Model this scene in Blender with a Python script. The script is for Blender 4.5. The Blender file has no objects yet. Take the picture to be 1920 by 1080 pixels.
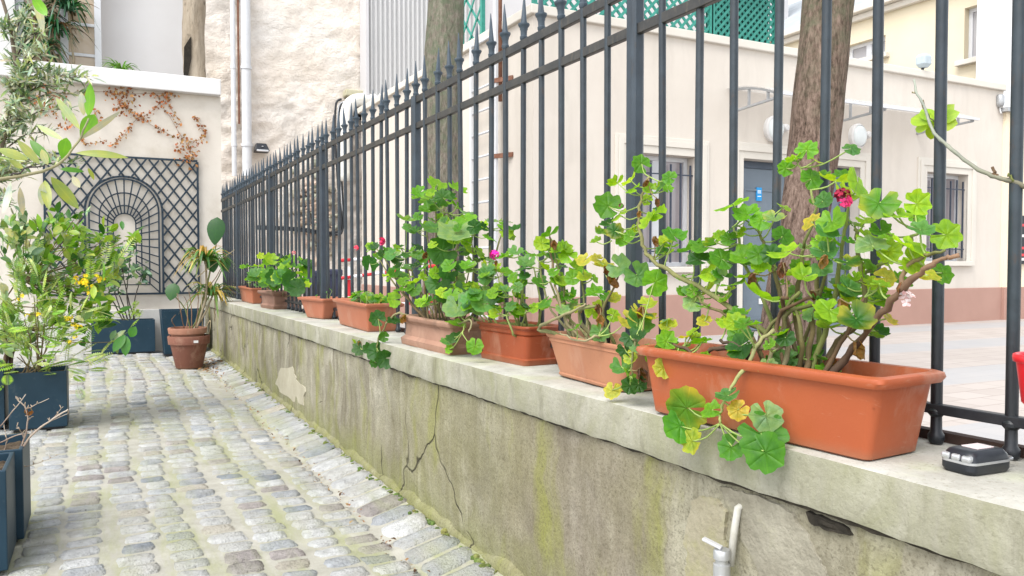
import bpy, math, random
import numpy as np
from mathutils import Vector, Matrix, noise

R = math.radians
rnd = random.Random(7)
scene = bpy.context.scene
col = scene.collection

# ------------------------------------------------------------------ camera, sky, sun, exposure
FPX, YAW, PIT, EYE = 1492.0, R(27.3), R(1.8), 0.88
cF = Vector((math.sin(YAW) * math.cos(PIT), math.cos(YAW) * math.cos(PIT), -math.sin(PIT)))
cR = Vector((math.cos(YAW), -math.sin(YAW), 0))
cU = cR.cross(cF)
cam = bpy.data.cameras.new("camera")
cam.sensor_width = 36
cam.lens = FPX / 1920 * 36
cam.clip_start, cam.clip_end = 0.02, 500
camo = bpy.data.objects.new("camera", cam)
col.objects.link(camo)
camo.matrix_world = Matrix(((cR.x, cU.x, -cF.x, 0), (cR.y, cU.y, -cF.y, 0), (cR.z, cU.z, -cF.z, EYE), (0, 0, 0, 1)))
scene.camera = camo

SUN_EL, SUN_AZ = R(55), R(-118)          # azimuth from +Y towards +X
world = bpy.data.worlds.new("World")
scene.world = world
world.use_nodes = True
wn = world.node_tree
bg = wn.nodes["Background"]
sky = wn.nodes.new("ShaderNodeTexSky")
sky.sky_type = 'NISHITA'
sky.sun_disc = False
sky.sun_elevation = SUN_EL
sky.sun_rotation = SUN_AZ
hs = wn.nodes.new("ShaderNodeHueSaturation")
hs.inputs["Saturation"].default_value = 0.22       # overcast: nearly white
wn.links.new(sky.outputs[0], hs.inputs["Color"])
wn.links.new(hs.outputs[0], bg.inputs["Color"])
bg.inputs["Strength"].default_value = 0.13
sl = bpy.data.lights.new("sun", 'SUN')
sl.energy = 1.15
sl.angle = R(38)
sl.color = (1.0, 0.97, 0.92)
so = bpy.data.objects.new("sun", sl)
col.objects.link(so)
sd = Vector((math.sin(SUN_AZ) * math.cos(SUN_EL), math.cos(SUN_AZ) * math.cos(SUN_EL), math.sin(SUN_EL)))
so.rotation_euler = sd.to_track_quat('Z', 'Y').to_euler()
vs = scene.view_settings
vs.view_transform = 'Standard'
vs.look = 'None'
vs.gamma = 1
vs.exposure = 1.68

# ------------------------------------------------------------------ helpers
def at(px, py, X=None, Y=None, Z=None):
    d = cF + cR * ((px - 960) / FPX) + cU * ((540 - py) / FPX)
    t = X / d.x if X is not None else (Y / d.y if Y is not None else (Z - EYE) / d.z)
    return Vector((0, 0, EYE)) + d * t

def depth(p):
    return (p - Vector((0, 0, EYE))).dot(cF)

def capz(y): return 0.583 - 0.006 * (y - 1.5)
def wallx(y): return 0.975 - 0.005 * (y - 1.5)
def capx(y): return wallx(y) - 0.016
def fencex(y): return 1.205 - 0.011 * y

def oncap(px, py):
    z = 0.583
    for _ in range(8):
        p = at(px, py, Z=z)
        z = capz(p.y)
    return p

def fbm(p, o=4):
    return noise.fractal(Vector(p), 1.0, 2.0, o)

def jit(v, a):
    return Vector((v[0] + rnd.uniform(-a, a), v[1] + rnd.uniform(-a, a), v[2] + rnd.uniform(-a, a)))

class MB:
    def __init__(s):
        s.v = []; s.f = []; s.c = []; s.uv = []; s.sm = []
    def add(s, vs_, fs, c=(1, 1, 1), uvs=None, smooth=False):
        o = len(s.v)
        s.v.extend([tuple(v) for v in vs_])
        s.f.extend([tuple(i + o for i in f) for f in fs])
        s.c.extend([c] * len(vs_) if not isinstance(c, list) else c)
        s.uv.extend(uvs if uvs else [(0.0, 0.0)] * len(vs_))
        s.sm.extend([smooth] * len(fs))
    def box(s, lo, hi, c=(1, 1, 1)):
        x0, y0, z0 = lo; x1, y1, z1 = hi
        s.add([(x0, y0, z0), (x1, y0, z0), (x1, y1, z0), (x0, y1, z0), (x0, y0, z1), (x1, y0, z1), (x1, y1, z1), (x0, y1, z1)],
              [(0, 3, 2, 1), (4, 5, 6, 7), (0, 1, 5, 4), (1, 2, 6, 5), (2, 3, 7, 6), (3, 0, 4, 7)], c)
    def beam(s, a, b, w, h, up=(0, 0, 1), c=(1, 1, 1)):
        a = Vector(a); b = Vector(b); d = (b - a).normalized(); u = Vector(up)
        side = d.cross(u)
        if side.length < 1e-4: side = d.cross(Vector((1, 0, 0)))
        side.normalize(); u = side.cross(d)
        p = []
        for q in (a, b):
            for sx, sz in ((-1, -1), (1, -1), (1, 1), (-1, 1)):
                p.append(q + side * (sx * w / 2) + u * (sz * h / 2))
        s.add(p, [(3, 2, 1, 0), (4, 5, 6, 7), (0, 1, 5, 4), (1, 2, 6, 5), (2, 3, 7, 6), (3, 0, 4, 7)], c)
    def tube(s, pts, rad, n=7, c=(1, 1, 1), caps=True, smooth=True, rough=0.0):
        pts = [Vector(p) for p in pts]
        if not isinstance(rad, (list, tuple)): rad = [rad] * len(pts)
        vs_ = []; nrm = None
        for i, p in enumerate(pts):
            t = (pts[min(i + 1, len(pts) - 1)] - pts[max(i - 1, 0)])
            if t.length < 1e-9: t = Vector((0, 0, 1))
            t.normalize()
            if nrm is None:
                nrm = t.cross(Vector((0.3, 0.9, 0.1)))
                if nrm.length < 1e-3: nrm = t.cross(Vector((1, 0, 0)))
            nrm = nrm - t * nrm.dot(t)
            nrm.normalize(); b = t.cross(nrm)
            for k in range(n):
                a = 2 * math.pi * k / n
                r = rad[i] * (1 + (rnd.uniform(-rough, rough) if rough else 0))
                vs_.append(p + nrm * (math.cos(a) * r) + b * (math.sin(a) * r))
        fs = []
        for i in range(len(pts) - 1):
            for k in range(n):
                k2 = (k + 1) % n
                fs.append((i * n + k, i * n + k2, (i + 1) * n + k2, (i + 1) * n + k))
        if caps:
            fs.append(tuple(range(n - 1, -1, -1)))
            fs.append(tuple(range((len(pts) - 1) * n, len(pts) * n)))
        s.add(vs_, fs, c, None, smooth)
    def lathe(s, prof, cen=(0, 0, 0), n=20, c=(1, 1, 1), smooth=True):
        vs_ = []; fs = []
        for r, z in prof:
            for k in range(n):
                a = 2 * math.pi * k / n
                vs_.append((cen[0] + r * math.cos(a), cen[1] + r * math.sin(a), cen[2] + z))
        for i in range(len(prof) - 1):
            for k in range(n):
                k2 = (k + 1) % n
                fs.append((i * n + k, i * n + k2, (i + 1) * n + k2, (i + 1) * n + k))
        s.add(vs_, fs, c, None, smooth)
    def loft(s, rings, closed_ends=(False, False), c=(1, 1, 1), smooth=False):
        n = len(rings[0]); vs_ = [p for r in rings for p in r]; fs = []
        for i in range(len(rings) - 1):
            for k in range(n):
                k2 = (k + 1) % n
                fs.append((i * n + k, i * n + k2, (i + 1) * n + k2, (i + 1) * n + k))
        if closed_ends[0]: fs.append(tuple(range(n - 1, -1, -1)))
        if closed_ends[1]: fs.append(tuple(range((len(rings) - 1) * n, len(rings) * n)))
        s.add(vs_, fs, c, None, smooth)
    def grid(s, fn, nu, nv, c=(1, 1, 1), smooth=True, flip=False):
        vs_ = [fn(i / nu, j / nv) for i in range(nu + 1) for j in range(nv + 1)]
        fs = []
        for i in range(nu):
            for j in range(nv):
                q = (i * (nv + 1) + j, (i + 1) * (nv + 1) + j, (i + 1) * (nv + 1) + j + 1, i * (nv + 1) + j + 1)
                fs.append(q[::-1] if flip else q)
        s.add(vs_, fs, c, None, smooth)
    def obj(s, name, m, parent=None, bevel=0, loc=None, sharp=None):
        me = bpy.data.meshes.new(name)
        me.from_pydata(s.v, [], s.f)
        me.polygons.foreach_set("use_smooth", s.sm)
        ca = me.color_attributes.new("Col", 'FLOAT_COLOR', 'POINT')
        a = np.ones((len(s.v), 4), np.float32); a[:, :3] = np.array(s.c, np.float32).reshape(-1, 3)
        ca.data.foreach_set("color", a.ravel())
        uvl = me.uv_layers.new(name="UVMap")
        li = np.empty(len(me.loops), np.int32); me.loops.foreach_get("vertex_index", li)
        uvl.data.foreach_set("uv", np.array(s.uv, np.float32)[li].ravel())
        me.materials.append(m)
        if sharp is not None: me.set_sharp_from_angle(angle=R(sharp))
        me.update()
        o = bpy.data.objects.new(name, me)
        col.objects.link(o)
        if parent: o.parent = parent
        if loc: o.location = loc
        if bevel:
            b = o.modifiers.new("bevel", 'BEVEL'); b.width = bevel; b.segments = 2; b.limit_method = 'ANGLE'; b.angle_limit = R(40)
            b.harden_normals = False
        return o

def thing(name, label, cat, loc=(0, 0, 0), group=None, rotz=0):
    o = bpy.data.objects.new(name, None)
    col.objects.link(o)
    o.location = loc; o.rotation_euler = (0, 0, rotz); o.empty_display_size = 0.05
    return tag(o, label, cat, group)

def tag(o, label, cat, group=None):
    o["label"] = label; o["category"] = cat
    if group: o["group"] = group
    return o

def kind(o, k):
    o["kind"] = k
    return o

def catmull(pts, per=5):
    pts = [Vector(p) for p in pts]
    if len(pts) < 3: 
        return [pts[0].lerp(pts[-1], i / per) for i in range(per + 1)]
    out = []
    for i in range(len(pts) - 1):
        p0 = pts[max(i - 1, 0)]; p1 = pts[i]; p2 = pts[i + 1]; p3 = pts[min(i + 2, len(pts) - 1)]
        for k in range(per):
            t = k / per
            out.append(0.5 * ((2 * p1) + (p2 - p0) * t + (2 * p0 - 5 * p1 + 4 * p2 - p3) * t * t + (3 * p1 - p0 - 3 * p2 + p3) * t ** 3))
    out.append(pts[-1])
    return out

# ------------------------------------------------------------------ materials
class N:
    def __init__(s, name):
        s.m = bpy.data.materials.new(name); s.m.use_nodes = True
        s.t = s.m.node_tree; s.b = s.t.nodes["Principled BSDF"]; s.out = s.t.nodes["Material Output"]
        s._tc = None
    def n(s, typ, **kw):
        x = s.t.nodes.new("ShaderNode" + typ)
        for k, v in kw.items(): setattr(x, k, v)
        return x
    def l(s, a, b): s.t.links.new(a, b)
    def co(s, scale=(1, 1, 1), uv=False, warp=0.0, wscale=3.0):
        tc = s.n("TexCoord")
        src = tc.outputs["UV" if uv else "Object"]
        if warp:
            nz = s.n("TexNoise"); nz.inputs["Scale"].default_value = wscale; nz.inputs["Detail"].default_value = 3
            s.l(src, nz.inputs["Vector"])
            sub = s.n("VectorMath", operation='SUBTRACT'); sub.inputs[1].default_value = (.5, .5, .5)
            s.l(nz.outputs["Color"], sub.inputs[0])
            sc = s.n("VectorMath", operation='SCALE'); sc.inputs["Scale"].default_value = warp
            s.l(sub.outputs[0], sc.inputs[0])
            ad = s.n("VectorMath", operation='ADD'); s.l(src, ad.inputs[0]); s.l(sc.outputs[0], ad.inputs[1])
            src = ad.outputs[0]
        mp = s.n("Mapping"); mp.inputs["Scale"].default_value = scale
        s.l(src, mp.inputs["Vector"])
        return mp.outputs[0]
    def noise(s, scale, detail=5, rough=.55, stretch=(1, 1, 1), warp=0.0, uv=False):
        x = s.n("TexNoise"); x.inputs["Scale"].default_value = scale; x.inputs["Detail"].default_value = detail; x.inputs["Roughness"].default_value = rough
        s.l(s.co(stretch, uv, warp), x.inputs["Vector"])
        return x.outputs["Fac"]
    def ramp(s, fac, stops):
        x = s.n("ValToRGB"); e = x.color_ramp.elements
        while len(e) < len(stops): e.new(0.5)
        for i, (p, c) in enumerate(stops):
            e[i].position = p
            e[i].color = (*c, 1) if isinstance(c, tuple) else (c, c, c, 1)
        s.l(fac, x.inputs["Fac"])
        return x.outputs["Color"]
    def mix(s, fac, a, b, blend='MIX'):
        x = s.n("Mix", data_type='RGBA', blend_type=blend)
        for i, v in ((0, fac), (6, a), (7, b)):
            if hasattr(v, "is_output"): s.l(v, x.inputs[i])
            else: x.inputs[i].default_value = v if i == 0 else (*v, 1)
        return x.outputs[2]
    def math(s, op, a, b=0.0):
        x = s.n("Math", operation=op)
        for i, v in ((0, a), (1, b)):
            if hasattr(v, "is_output"): s.l(v, x.inputs[i])
            else: x.inputs[i].default_value = v
        return x.outputs[0]
    def attr(s, nm="Col"):
        x = s.n("Attribute", attribute_name=nm); return x.outputs["Color"]
    def xyz(s):
        tc = s.n("TexCoord"); sp = s.n("SeparateXYZ"); s.l(tc.outputs["Object"], sp.inputs[0]); return sp.outputs
    def bump(s, h, strength=.3, dist=.01):
        x = s.n("Bump"); x.inputs["Strength"].default_value = strength; x.inputs["Distance"].default_value = dist
        s.l(h, x.inputs["Height"]); s.l(x.outputs[0], s.b.inputs["Normal"])
    def fin(s, colr, rough=.8, metal=0, spec=.3):
        if hasattr(colr, "is_output"): s.l(colr, s.b.inputs["Base Color"])
        else: s.b.inputs["Base Color"].default_value = (*colr, 1)
        if hasattr(rough, "is_output"): s.l(rough, s.b.inputs["Roughness"])
        else: s.b.inputs["Roughness"].default_value = rough
        s.b.inputs["Metallic"].default_value = metal
        s.b.inputs["Specular IOR Level"].default_value = spec
        return s.m

def mottled(name, c1, c2, scale=6, rough=.8, bump=.2, bscale=60, bdist=.004, stretch=(1, 1, 1), spec=.3, dirt=None, dscale=3, dlo=.55, dhi=.75, usecol=False, metal=0):
    k = N(name)
    c = k.ramp(k.noise(scale, 6, .6, stretch), [(.3, c1), (.7, c2)])
    if dirt: c = k.mix(k.ramp(k.noise(dscale, 6, .65), [(dlo, 0.0), (dhi, 1.0)]), c, dirt)
    if usecol: c = k.mix(1.0, c, k.attr(), 'MULTIPLY')
    if bump: k.bump(k.noise(bscale, 5, .6, stretch), bump, bdist)
    return k.fin(c, rough, metal, spec)

def leafmat(name, trans=.35, rough=.45, veins='radial', tint=(1.45, 1.42, .38)):
    k = N(name)
    c = k.attr()
    tc = k.n("TexCoord"); sp = k.n("SeparateXYZ"); k.l(tc.outputs["UV"], sp.inputs[0])
    if veins == 'radial':
        ang = k.math('ARCTAN2', sp.outputs[1], sp.outputs[0])
        sv = k.math('ABSOLUTE', k.math('SINE', k.math('MULTIPLY', ang, 3.5)))
        vein = k.ramp(sv, [(0.0, 1.0), (0.16, 0.0)])
        r = k.math('SQRT', k.math('ADD', k.math('MULTIPLY', sp.outputs[0], sp.outputs[0]), k.math('MULTIPLY', sp.outputs[1], sp.outputs[1])))
        zone = k.ramp(r, [(.30, 0.0), (.46, 1.0), (.62, 1.0), (.75, 0.0)])
        nz = k.noise(9, 3, .5, uv=True)
        c = k.mix(k.math('MULTIPLY', zone, k.math('MULTIPLY', nz, .95)), c, k.mix(1.0, c, (.55, .72, .45), 'MULTIPLY'))
        c = k.mix(k.math('MULTIPLY', vein, .6), c, k.mix(1.0, c, (1.5, 1.35, 1.5), 'MULTIPLY'))
        k.bump(sv, .7, .004)
    else:
        v = k.math('ABSOLUTE', sp.outputs[1])
        mid = k.ramp(v, [(0.0, 1.0), (.12, 0.0)])
        c = k.mix(k.math('MULTIPLY', mid, .35), c, k.mix(1.0, c, (1.6, 1.4, 1.5), 'MULTIPLY'))
    c = k.mix(k.ramp(k.noise(55, 4), [(.35, 0.0), (.7, .75)]), c, k.mix(1.0, c, (1.5, 1.22, .6), 'MULTIPLY'))
    k.fin(c, rough, 0, .4)
    tr = k.n("BsdfTranslucent"); k.l(k.mix(1.0, c, tint, 'MULTIPLY'), tr.inputs["Color"])
    mx = k.n("MixShader"); mx.inputs[0].default_value = trans
    k.l(k.b.outputs[0], mx.inputs[1]); k.l(tr.outputs[0], mx.inputs[2]); k.l(mx.outputs[0], k.out.inputs["Surface"])
    return k.m

GLEAF = leafmat("geranium_leaf", .48, .5)
LLEAF = leafmat("glossy_leaf", .3, .38, 'mid', (1.45, 1.4, .4))
OLEAF = leafmat("olive_leaf", .2, .55, 'mid', (1.15, 1.2, .9))
STEM = mottled("plant_stem", (.75, .75, .75), (1.15, 1.1, 1.0), 30, .75, .4, 90, .003, usecol=True)
PETAL = mottled("petal", (.9, .9, .9), (1.1, 1.1, 1.1), 40, .6, 0, usecol=True)
SOIL = mottled("soil", (.035, .024, .015), (.11, .08, .05), 45, .95, .8, 60, .01)

def wall_material():
    k = N("stained_wall_render")
    c = k.ramp(k.noise(3.2, 7, .65), [(.3, (.135, .12, .085)), (.5, (.24, .22, .165)), (.70, (.36, .34, .27))])
    st = k.noise(1.0, 6, .6, (1, 22, 1.3), warp=.12)
    stm = k.ramp(k.noise(3.0, 4, .6), [(.40, .1), (.62, 1.0)])
    c = k.mix(k.math('MULTIPLY', stm, k.ramp(st, [(.47, 0.0), (.62, .6)])), c, (.45, .425, .345))
    st2 = k.noise(1.0, 6, .65, (1, 13, 1.1), warp=.15)
    stm2 = k.ramp(k.noise(2.4, 4, .6, (1, 1, 1.4)), [(.38, 1.0), (.60, .1)])
    c = k.mix(k.math('MULTIPLY', stm2, k.ramp(st2, [(.48, 0.0), (.66, .65)])), c, (.10, .085, .055))
    c = k.mix(k.ramp(k.noise(2.3, 7, .72, (1, 1, .8), warp=.3), [(.53, 0.0), (.70, .6)]), c, (.095, .085, .055))
    c = k.mix(k.ramp(k.noise(4.2, 7, .72, (1, 1.2, .7), warp=.3), [(.57, 0.0), (.66, .5)]), c, (.43, .405, .325))
    # brown bare cement area in the middle of the wall
    x, y, z = k.xyz()
    yb = k.math('ADD', y, k.math('MULTIPLY', k.noise(5, 4), .5))
    band = k.ramp(yb, [(0.0, 0.0), (.02, 0.0)])
    mr = k.n("MapRange"); mr.interpolation_type = 'SMOOTHSTEP'
    k.l(k.math('ABSOLUTE', k.math('SUBTRACT', yb, 1.86)), mr.inputs[0])
    mr.inputs[1].default_value = .22; mr.inputs[2].default_value = .42; mr.inputs[3].default_value = .75; mr.inputs[4].default_value = 0
    brown = k.ramp(k.noise(22, 6, .7, (1, 1, .5)), [(.3, (.13, .105, .08)), (.55, (.22, .19, .15)), (.75, (.31, .28, .225))])
    c = k.mix(mr.outputs[0], c, brown)
    al0 = k.noise(1.3, 5, .6, (1, 1, .8)); c = k.mix(k.ramp(al0, [(.45, 0.0), (.68, .5)]), c, (.21, .20, .08))
    al = k.noise(1.0, 5, .6, (1, 4.2, 1.3), warp=.25)
    c = k.mix(k.ramp(al, [(.52, 0.0), (.66, .8)]), c, (.215, .22, .05))
    # algae towards the foot of the wall
    fz = k.math('ADD', z, k.math('MULTIPLY', k.noise(7, 4), .3))
    c = k.mix(k.ramp(fz, [(.14, .7), (.34, 0.0)]), c, (.17, .18, .05))
    vor = k.n("TexVoronoi", feature='DISTANCE_TO_EDGE'); vor.inputs["Scale"].default_value = 1.7
    k.l(k.co((1, 1, .8), warp=.26, wscale=4.5), vor.inputs["Vector"])
    crk = k.ramp(vor.outputs["Distance"], [(.002, 1.0), (.009, 0.0)])
    crk = k.math('MULTIPLY', crk, k.ramp(k.noise(2.6, 3), [(.5, 0.0), (.58, 1.0)]))
    c = k.mix(crk, c, (.05, .045, .03))
    spk = k.ramp(k.noise(160, 3, .7), [(.32, .55), (.5, 0.0)])
    c = k.mix(spk, c, (.08, .068, .045))
    h = k.math('ADD', k.math('MULTIPLY', k.noise(70, 5, .7), .6), k.math('MULTIPLY', k.noise(9, 5), 1.0))
    h = k.math('SUBTRACT', h, k.math('MULTIPLY', crk, 1.2))
    k.bump(h, .75, .010)
    return k.fin(c, .92, 0, .2)

def cap_material():
    k = N("coping_concrete")
    c = k.ramp(k.noise(7, 7, .7), [(.3, (.29, .28, .24)), (.55, (.40, .39, .345)), (.75, (.50, .49, .45))])
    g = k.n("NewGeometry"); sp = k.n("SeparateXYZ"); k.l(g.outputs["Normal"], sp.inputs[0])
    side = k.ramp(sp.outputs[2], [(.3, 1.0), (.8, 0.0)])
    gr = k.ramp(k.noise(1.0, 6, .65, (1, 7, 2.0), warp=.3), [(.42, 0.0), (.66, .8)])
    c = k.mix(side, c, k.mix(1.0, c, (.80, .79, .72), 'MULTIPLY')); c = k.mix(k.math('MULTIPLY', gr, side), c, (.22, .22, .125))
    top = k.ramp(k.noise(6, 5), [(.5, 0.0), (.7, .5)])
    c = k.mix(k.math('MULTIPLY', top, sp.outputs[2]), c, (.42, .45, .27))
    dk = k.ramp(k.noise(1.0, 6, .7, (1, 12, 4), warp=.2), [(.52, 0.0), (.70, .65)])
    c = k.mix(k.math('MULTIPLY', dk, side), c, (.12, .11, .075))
    c = k.mix(k.ramp(k.noise(130, 3, .7), [(.28, .6), (.42, 0.0)]), c, (.17, .16, .11))
    k.bump(k.math('ADD', k.noise(80, 5, .7), k.noise(18, 4)), .5, .006)
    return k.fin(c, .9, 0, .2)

WALL = wall_material()
CAP = cap_material()
PATCH = mottled("pale_plaster", (.31, .285, .21), (.39, .36, .28), 12, .9, .5, 70, .005)
SKIRT = mottled("wall_skirt", (.25, .24, .16), (.42, .40, .31), 9, .9, .6, 60, .008, dirt=(.20, .215, .075), dscale=5, dlo=.45, dhi=.65)

def cobble_material():
    k = N("cobblestone")
    c = k.mix(1.0, k.ramp(k.noise(28, 5, .65), [(.3, (.72, .72, .72)), (.7, (1.2, 1.2, 1.2))]), k.attr(), 'MULTIPLY')
    c = k.mix(k.ramp(k.noise(3.2, 5, .65, warp=.2), [(.44, 0.0), (.68, .75)]), c, (.345, .33, .285))
    c = k.mix(k.ramp(k.noise(2.6, 6, .65, (2.6, .45, 1)), [(.46, 0.0), (.66, .45)]), c, (.28, .30, .16))
    c = k.mix(k.ramp(k.noise(60, 4, .8), [(.30, .8), (.40, 0.0)]), c, (.09, .085, .08))
    k.bump(k.math('ADD', k.noise(38, 6, .7), k.noise(130, 3)), .8, .012)
    return k.fin(c, .85, 0, .2)
COBBLE = cobble_material()

def joint_material():
    k = N("sand_joint")
    c = k.ramp(k.noise(11, 6, .65), [(.3, (.285, .275, .235)), (.7, (.40, .385, .335))])
    c = k.mix(k.ramp(k.noise(2.6, 6, .65, (2.6, .45, 1)), [(.47, 0.0), (.64, .7)]), c, (.26, .275, .13))
    k.bump(k.noise(60, 5, .7), .6, .006)
    return k.fin(c, .95, 0, .15)
JOINT = joint_material()

def fence_material(name, a, b, dirt, foot=False):
    k = N(name)
    c = k.ramp(k.noise(22, 4), [(.35, a), (.7, b)])
    c = k.mix(k.ramp(k.noise(55, 5, .7, (1, 1, .35)), [(.56, 0.0), (.7, .7)]), c, dirt)
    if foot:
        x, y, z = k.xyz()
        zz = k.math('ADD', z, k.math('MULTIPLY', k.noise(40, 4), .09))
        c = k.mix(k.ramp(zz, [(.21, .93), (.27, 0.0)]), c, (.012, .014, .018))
    k.bump(k.noise(120, 4, .7), .25, .002)
    oi = k.n("ObjectInfo"); c = k.mix(k.ramp(k.noise(14, 5, .7, (1, 1, .3)), [(.50, 0.0), (.68, .55)]), c, k.mix(1.0, c, (.45, .42, .40), 'MULTIPLY'))
    c = k.mix(oi.outputs['Random'], k.mix(1.0, c, (.82, .83, .85), 'MULTIPLY'), k.mix(1.0, c, (1.15, 1.12, 1.08), 'MULTIPLY'))
    return k.fin(c, .42, .15, .5)
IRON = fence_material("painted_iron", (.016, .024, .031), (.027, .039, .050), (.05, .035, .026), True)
IRONP = fence_material("painted_iron_post", (.023, .034, .046), (.033, .048, .064), (.04, .035, .03))
RAIL = fence_material("grimy_iron", (.018, .019, .019), (.04, .037, .032), (.09, .075, .05))

TERRA = {}
def terra(name, c1, c2, dirt, dlo=.55, dhi=.8, rough=.5, stretch=(1, 1, 1)):
    k = N(name)
    c = k.ramp(k.noise(6, 5), [(.3, c1), (.7, c2)])
    c = k.mix(k.ramp(k.noise(13, 6, .65, stretch, warp=.15), [(dlo, 0.0), (dhi, .6)]), c, dirt)
    c = k.mix(k.ramp(k.noise(10, 6, .7, (1, 1, .45), warp=.2), [(.52, 0.0), (.74, .5)]), c, (.44, .28, .20))
    c = k.mix(k.ramp(k.noise(30, 5, .7, (.5, .5, 2.5), warp=.1), [(.62, 0.0), (.72, .4)]), c, (.42, .25, .17))
    c = k.mix(k.ramp(k.noise(120, 3, .7), [(.24, .6), (.33, 0.0)]), c, (.16, .07, .035))
    x, y, z = k.xyz()
    zz = k.math('ADD', z, k.math('MULTIPLY', k.noise(25, 4), .02))
    c = k.mix(k.ramp(zz, [(.012, .45), (.03, 0.0)]), c, (.22, .12, .07))
    k.bump(k.noise(140, 4), .15, .002)
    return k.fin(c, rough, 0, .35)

def facade_material():
    k = N("cream_render_streaked")
    c = k.ramp(k.noise(1.6, 6, .6), [(.3, (.555, .505, .445)), (.7, (.595, .545, .485))])
    c = k.mix(k.ramp(k.noise(1.0, 6, .65, (5, 5, .35), warp=.2), [(.48, 0.0), (.70, .30)]), c, (.44, .40, .35))
    c = k.mix(k.ramp(k.noise(.7, 5, .7), [(.5, 0.0), (.72, .3)]), c, (.50, .455, .40))
    x, y, z = k.xyz(); zz = k.math('ADD', z, k.math('MULTIPLY', k.noise(1.0, 5, .6, (6, 6, .4)), .5))
    k.bump(k.noise(180, 4), .15, .003)
    return k.fin(c, .9, 0, .2)
FACADE = facade_material()
TRIM = mottled("trim_render", (.56, .525, .465), (.60, .565, .505), 3, .85, .1, 150, .002)
PINK = mottled("pink_plinth", (.345, .205, .165), (.38, .23, .185), 2.5, .85, .15, 120, .003)
PVC = mottled("white_pvc", (.55, .56, .58), (.60, .61, .63), 6, .35, 0)
WHITE = mottled("white_paint", (.58, .57, .56), (.65, .64, .63), 4, .6, .15, 60, .002, dirt=(.58, .57, .53), dscale=5, dlo=.6, dhi=.85)
GUARD = mottled("guard_iron", (.03, .04, .06), (.05, .06, .085), 20, .45, 0)
DOOR = mottled("slate_door_paint", (.13, .165, .20), (.155, .19, .225), 4, .45, .1, 60, .001)
DOORD = mottled("dark_door_frame", (.055, .075, .105), (.07, .09, .12), 4, .45, 0)
GREEN = mottled("green_lattice_paint", (.03, .21, .165), (.05, .28, .225), 15, .5, .1, 50, .002)
DKGREEN = mottled("dark_green_screen", (.012, .06, .05), (.03, .13, .11), 30, .8, .3, 60, .004)
TIN = mottled("grey_metal", (.30, .31, .32), (.42, .43, .44), 8, .45, .1, 60, .001, metal=.4)
YELLOW = mottled("yellow_render", (.62, .545, .40), (.65, .58, .44), 1.5, .9, .1, 120, .002)
GREYW = mottled("pale_grey_render", (.48, .47, .48), (.52, .51, .52), .8, .9, .1, 60, .003)
BLUEBOX = mottled("blue_planter_metal", (.008, .029, .048), (.014, .040, .064), 7, .45, .1, 60, .001, dirt=(.06, .08, .09), dscale=16, dlo=.6, dhi=.82)
BLUELIP = mottled("planter_edge", (.22, .27, .33), (.30, .35, .41), 10, .5, 0)
TRELLIS = mottled("trellis_paint", (.010, .022, .035), (.022, .038, .055), 20, .45, .1, 60, .001)
PLASTER = mottled("old_plaster", (.55, .50, .44), (.62, .575, .51), 1.8, .92, .3, 40, .006, dirt=(.45, .40, .33), dscale=2.3, dlo=.5, dhi=.8)
BLACK = mottled("black_plastic", (.008, .010, .014), (.015, .018, .024), 30, .35, .1, 200, .001, spec=.5)
SILVER = mottled("silver_plastic", (.42, .43, .44), (.50, .51, .52), 20, .28, 0, metal=.6)
RED = mottled("red_plastic", (.55, .012, .02), (.63, .02, .03), 12, .35, 0, spec=.5)
RUST = mottled("rusty_pipe", (.14, .055, .03), (.24, .12, .08), 25, .8, .3, 60, .003)
NAVY = mottled("navy_plastic", (.025, .03, .06), (.045, .05, .085), 12, .5, 0)
COLR = mottled("painted_marks", (1, 1, 1), (1, 1, 1), 5, .5, 0, usecol=True)
PAVER = None

def masonry_material():
    k = N("rough_masonry_render")
    c = k.ramp(k.noise(1.3, 7, .65), [(.3, (.64, .565, .48)), (.55, (.75, .675, .60)), (.75, (.80, .735, .66))])
    c = k.mix(k.ramp(k.noise(4.5, 7, .7, (1, 1, 1.8), warp=.3), [(.52, 0.0), (.75, .55)]), c, (.46, .40, .32))
    c = k.mix(k.ramp(k.noise(.9, 3), [(.45, 0.0), (.7, .5)]), c, (.73, .72, .70))
    k.bump(k.math('ADD', k.noise(5.5, 7, .7, (1, 1, 1.7), warp=.4), k.math('MULTIPLY', k.noise(30, 4), .3)), .7, .07)
    return k.fin(c, .95, 0, .15)
MASON = masonry_material()

def bark_material(name, c1, c2, moss, mossz=(2.0, 3.0)):
    k = N(name)
    v = k.math('ADD', k.math('MULTIPLY', k.noise(16, 7, .75, (1, 1, .25), warp=.10), .5), k.math('MULTIPLY', k.noise(52, 5, .7, (1, 1, .32), warp=.05), .5))
    c = k.ramp(v, [(.38, tuple(x * .25 for x in c1)), (.47, c1), (.62, c2)])
    x, y, z = k.xyz()
    zz = k.math('ADD', z, k.math('MULTIPLY', k.noise(3, 4), 1.2))
    mr = k.n("MapRange"); k.l(zz, mr.inputs[0]); mr.inputs[1].default_value = mossz[0] + .4; mr.inputs[2].default_value = mossz[1] + .8
    mm = k.math('MULTIPLY', mr.outputs[0], k.ramp(k.noise(11, 5, .7), [(.4, .15), (.62, .85)]))
    c = k.mix(mm, c, moss)
    k.bump(v, 1.0, .03)
    return k.fin(c, .95, 0, .15)
BARK = bark_material("bark", (.115, .078, .06), (.25, .18, .145), (.10, .12, .07), (1.9, 2.9))
BARKM = bark_material("mossy_bark", (.15, .12, .10), (.29, .25, .21), (.11, .135, .085), (1.3, 2.2))

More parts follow.
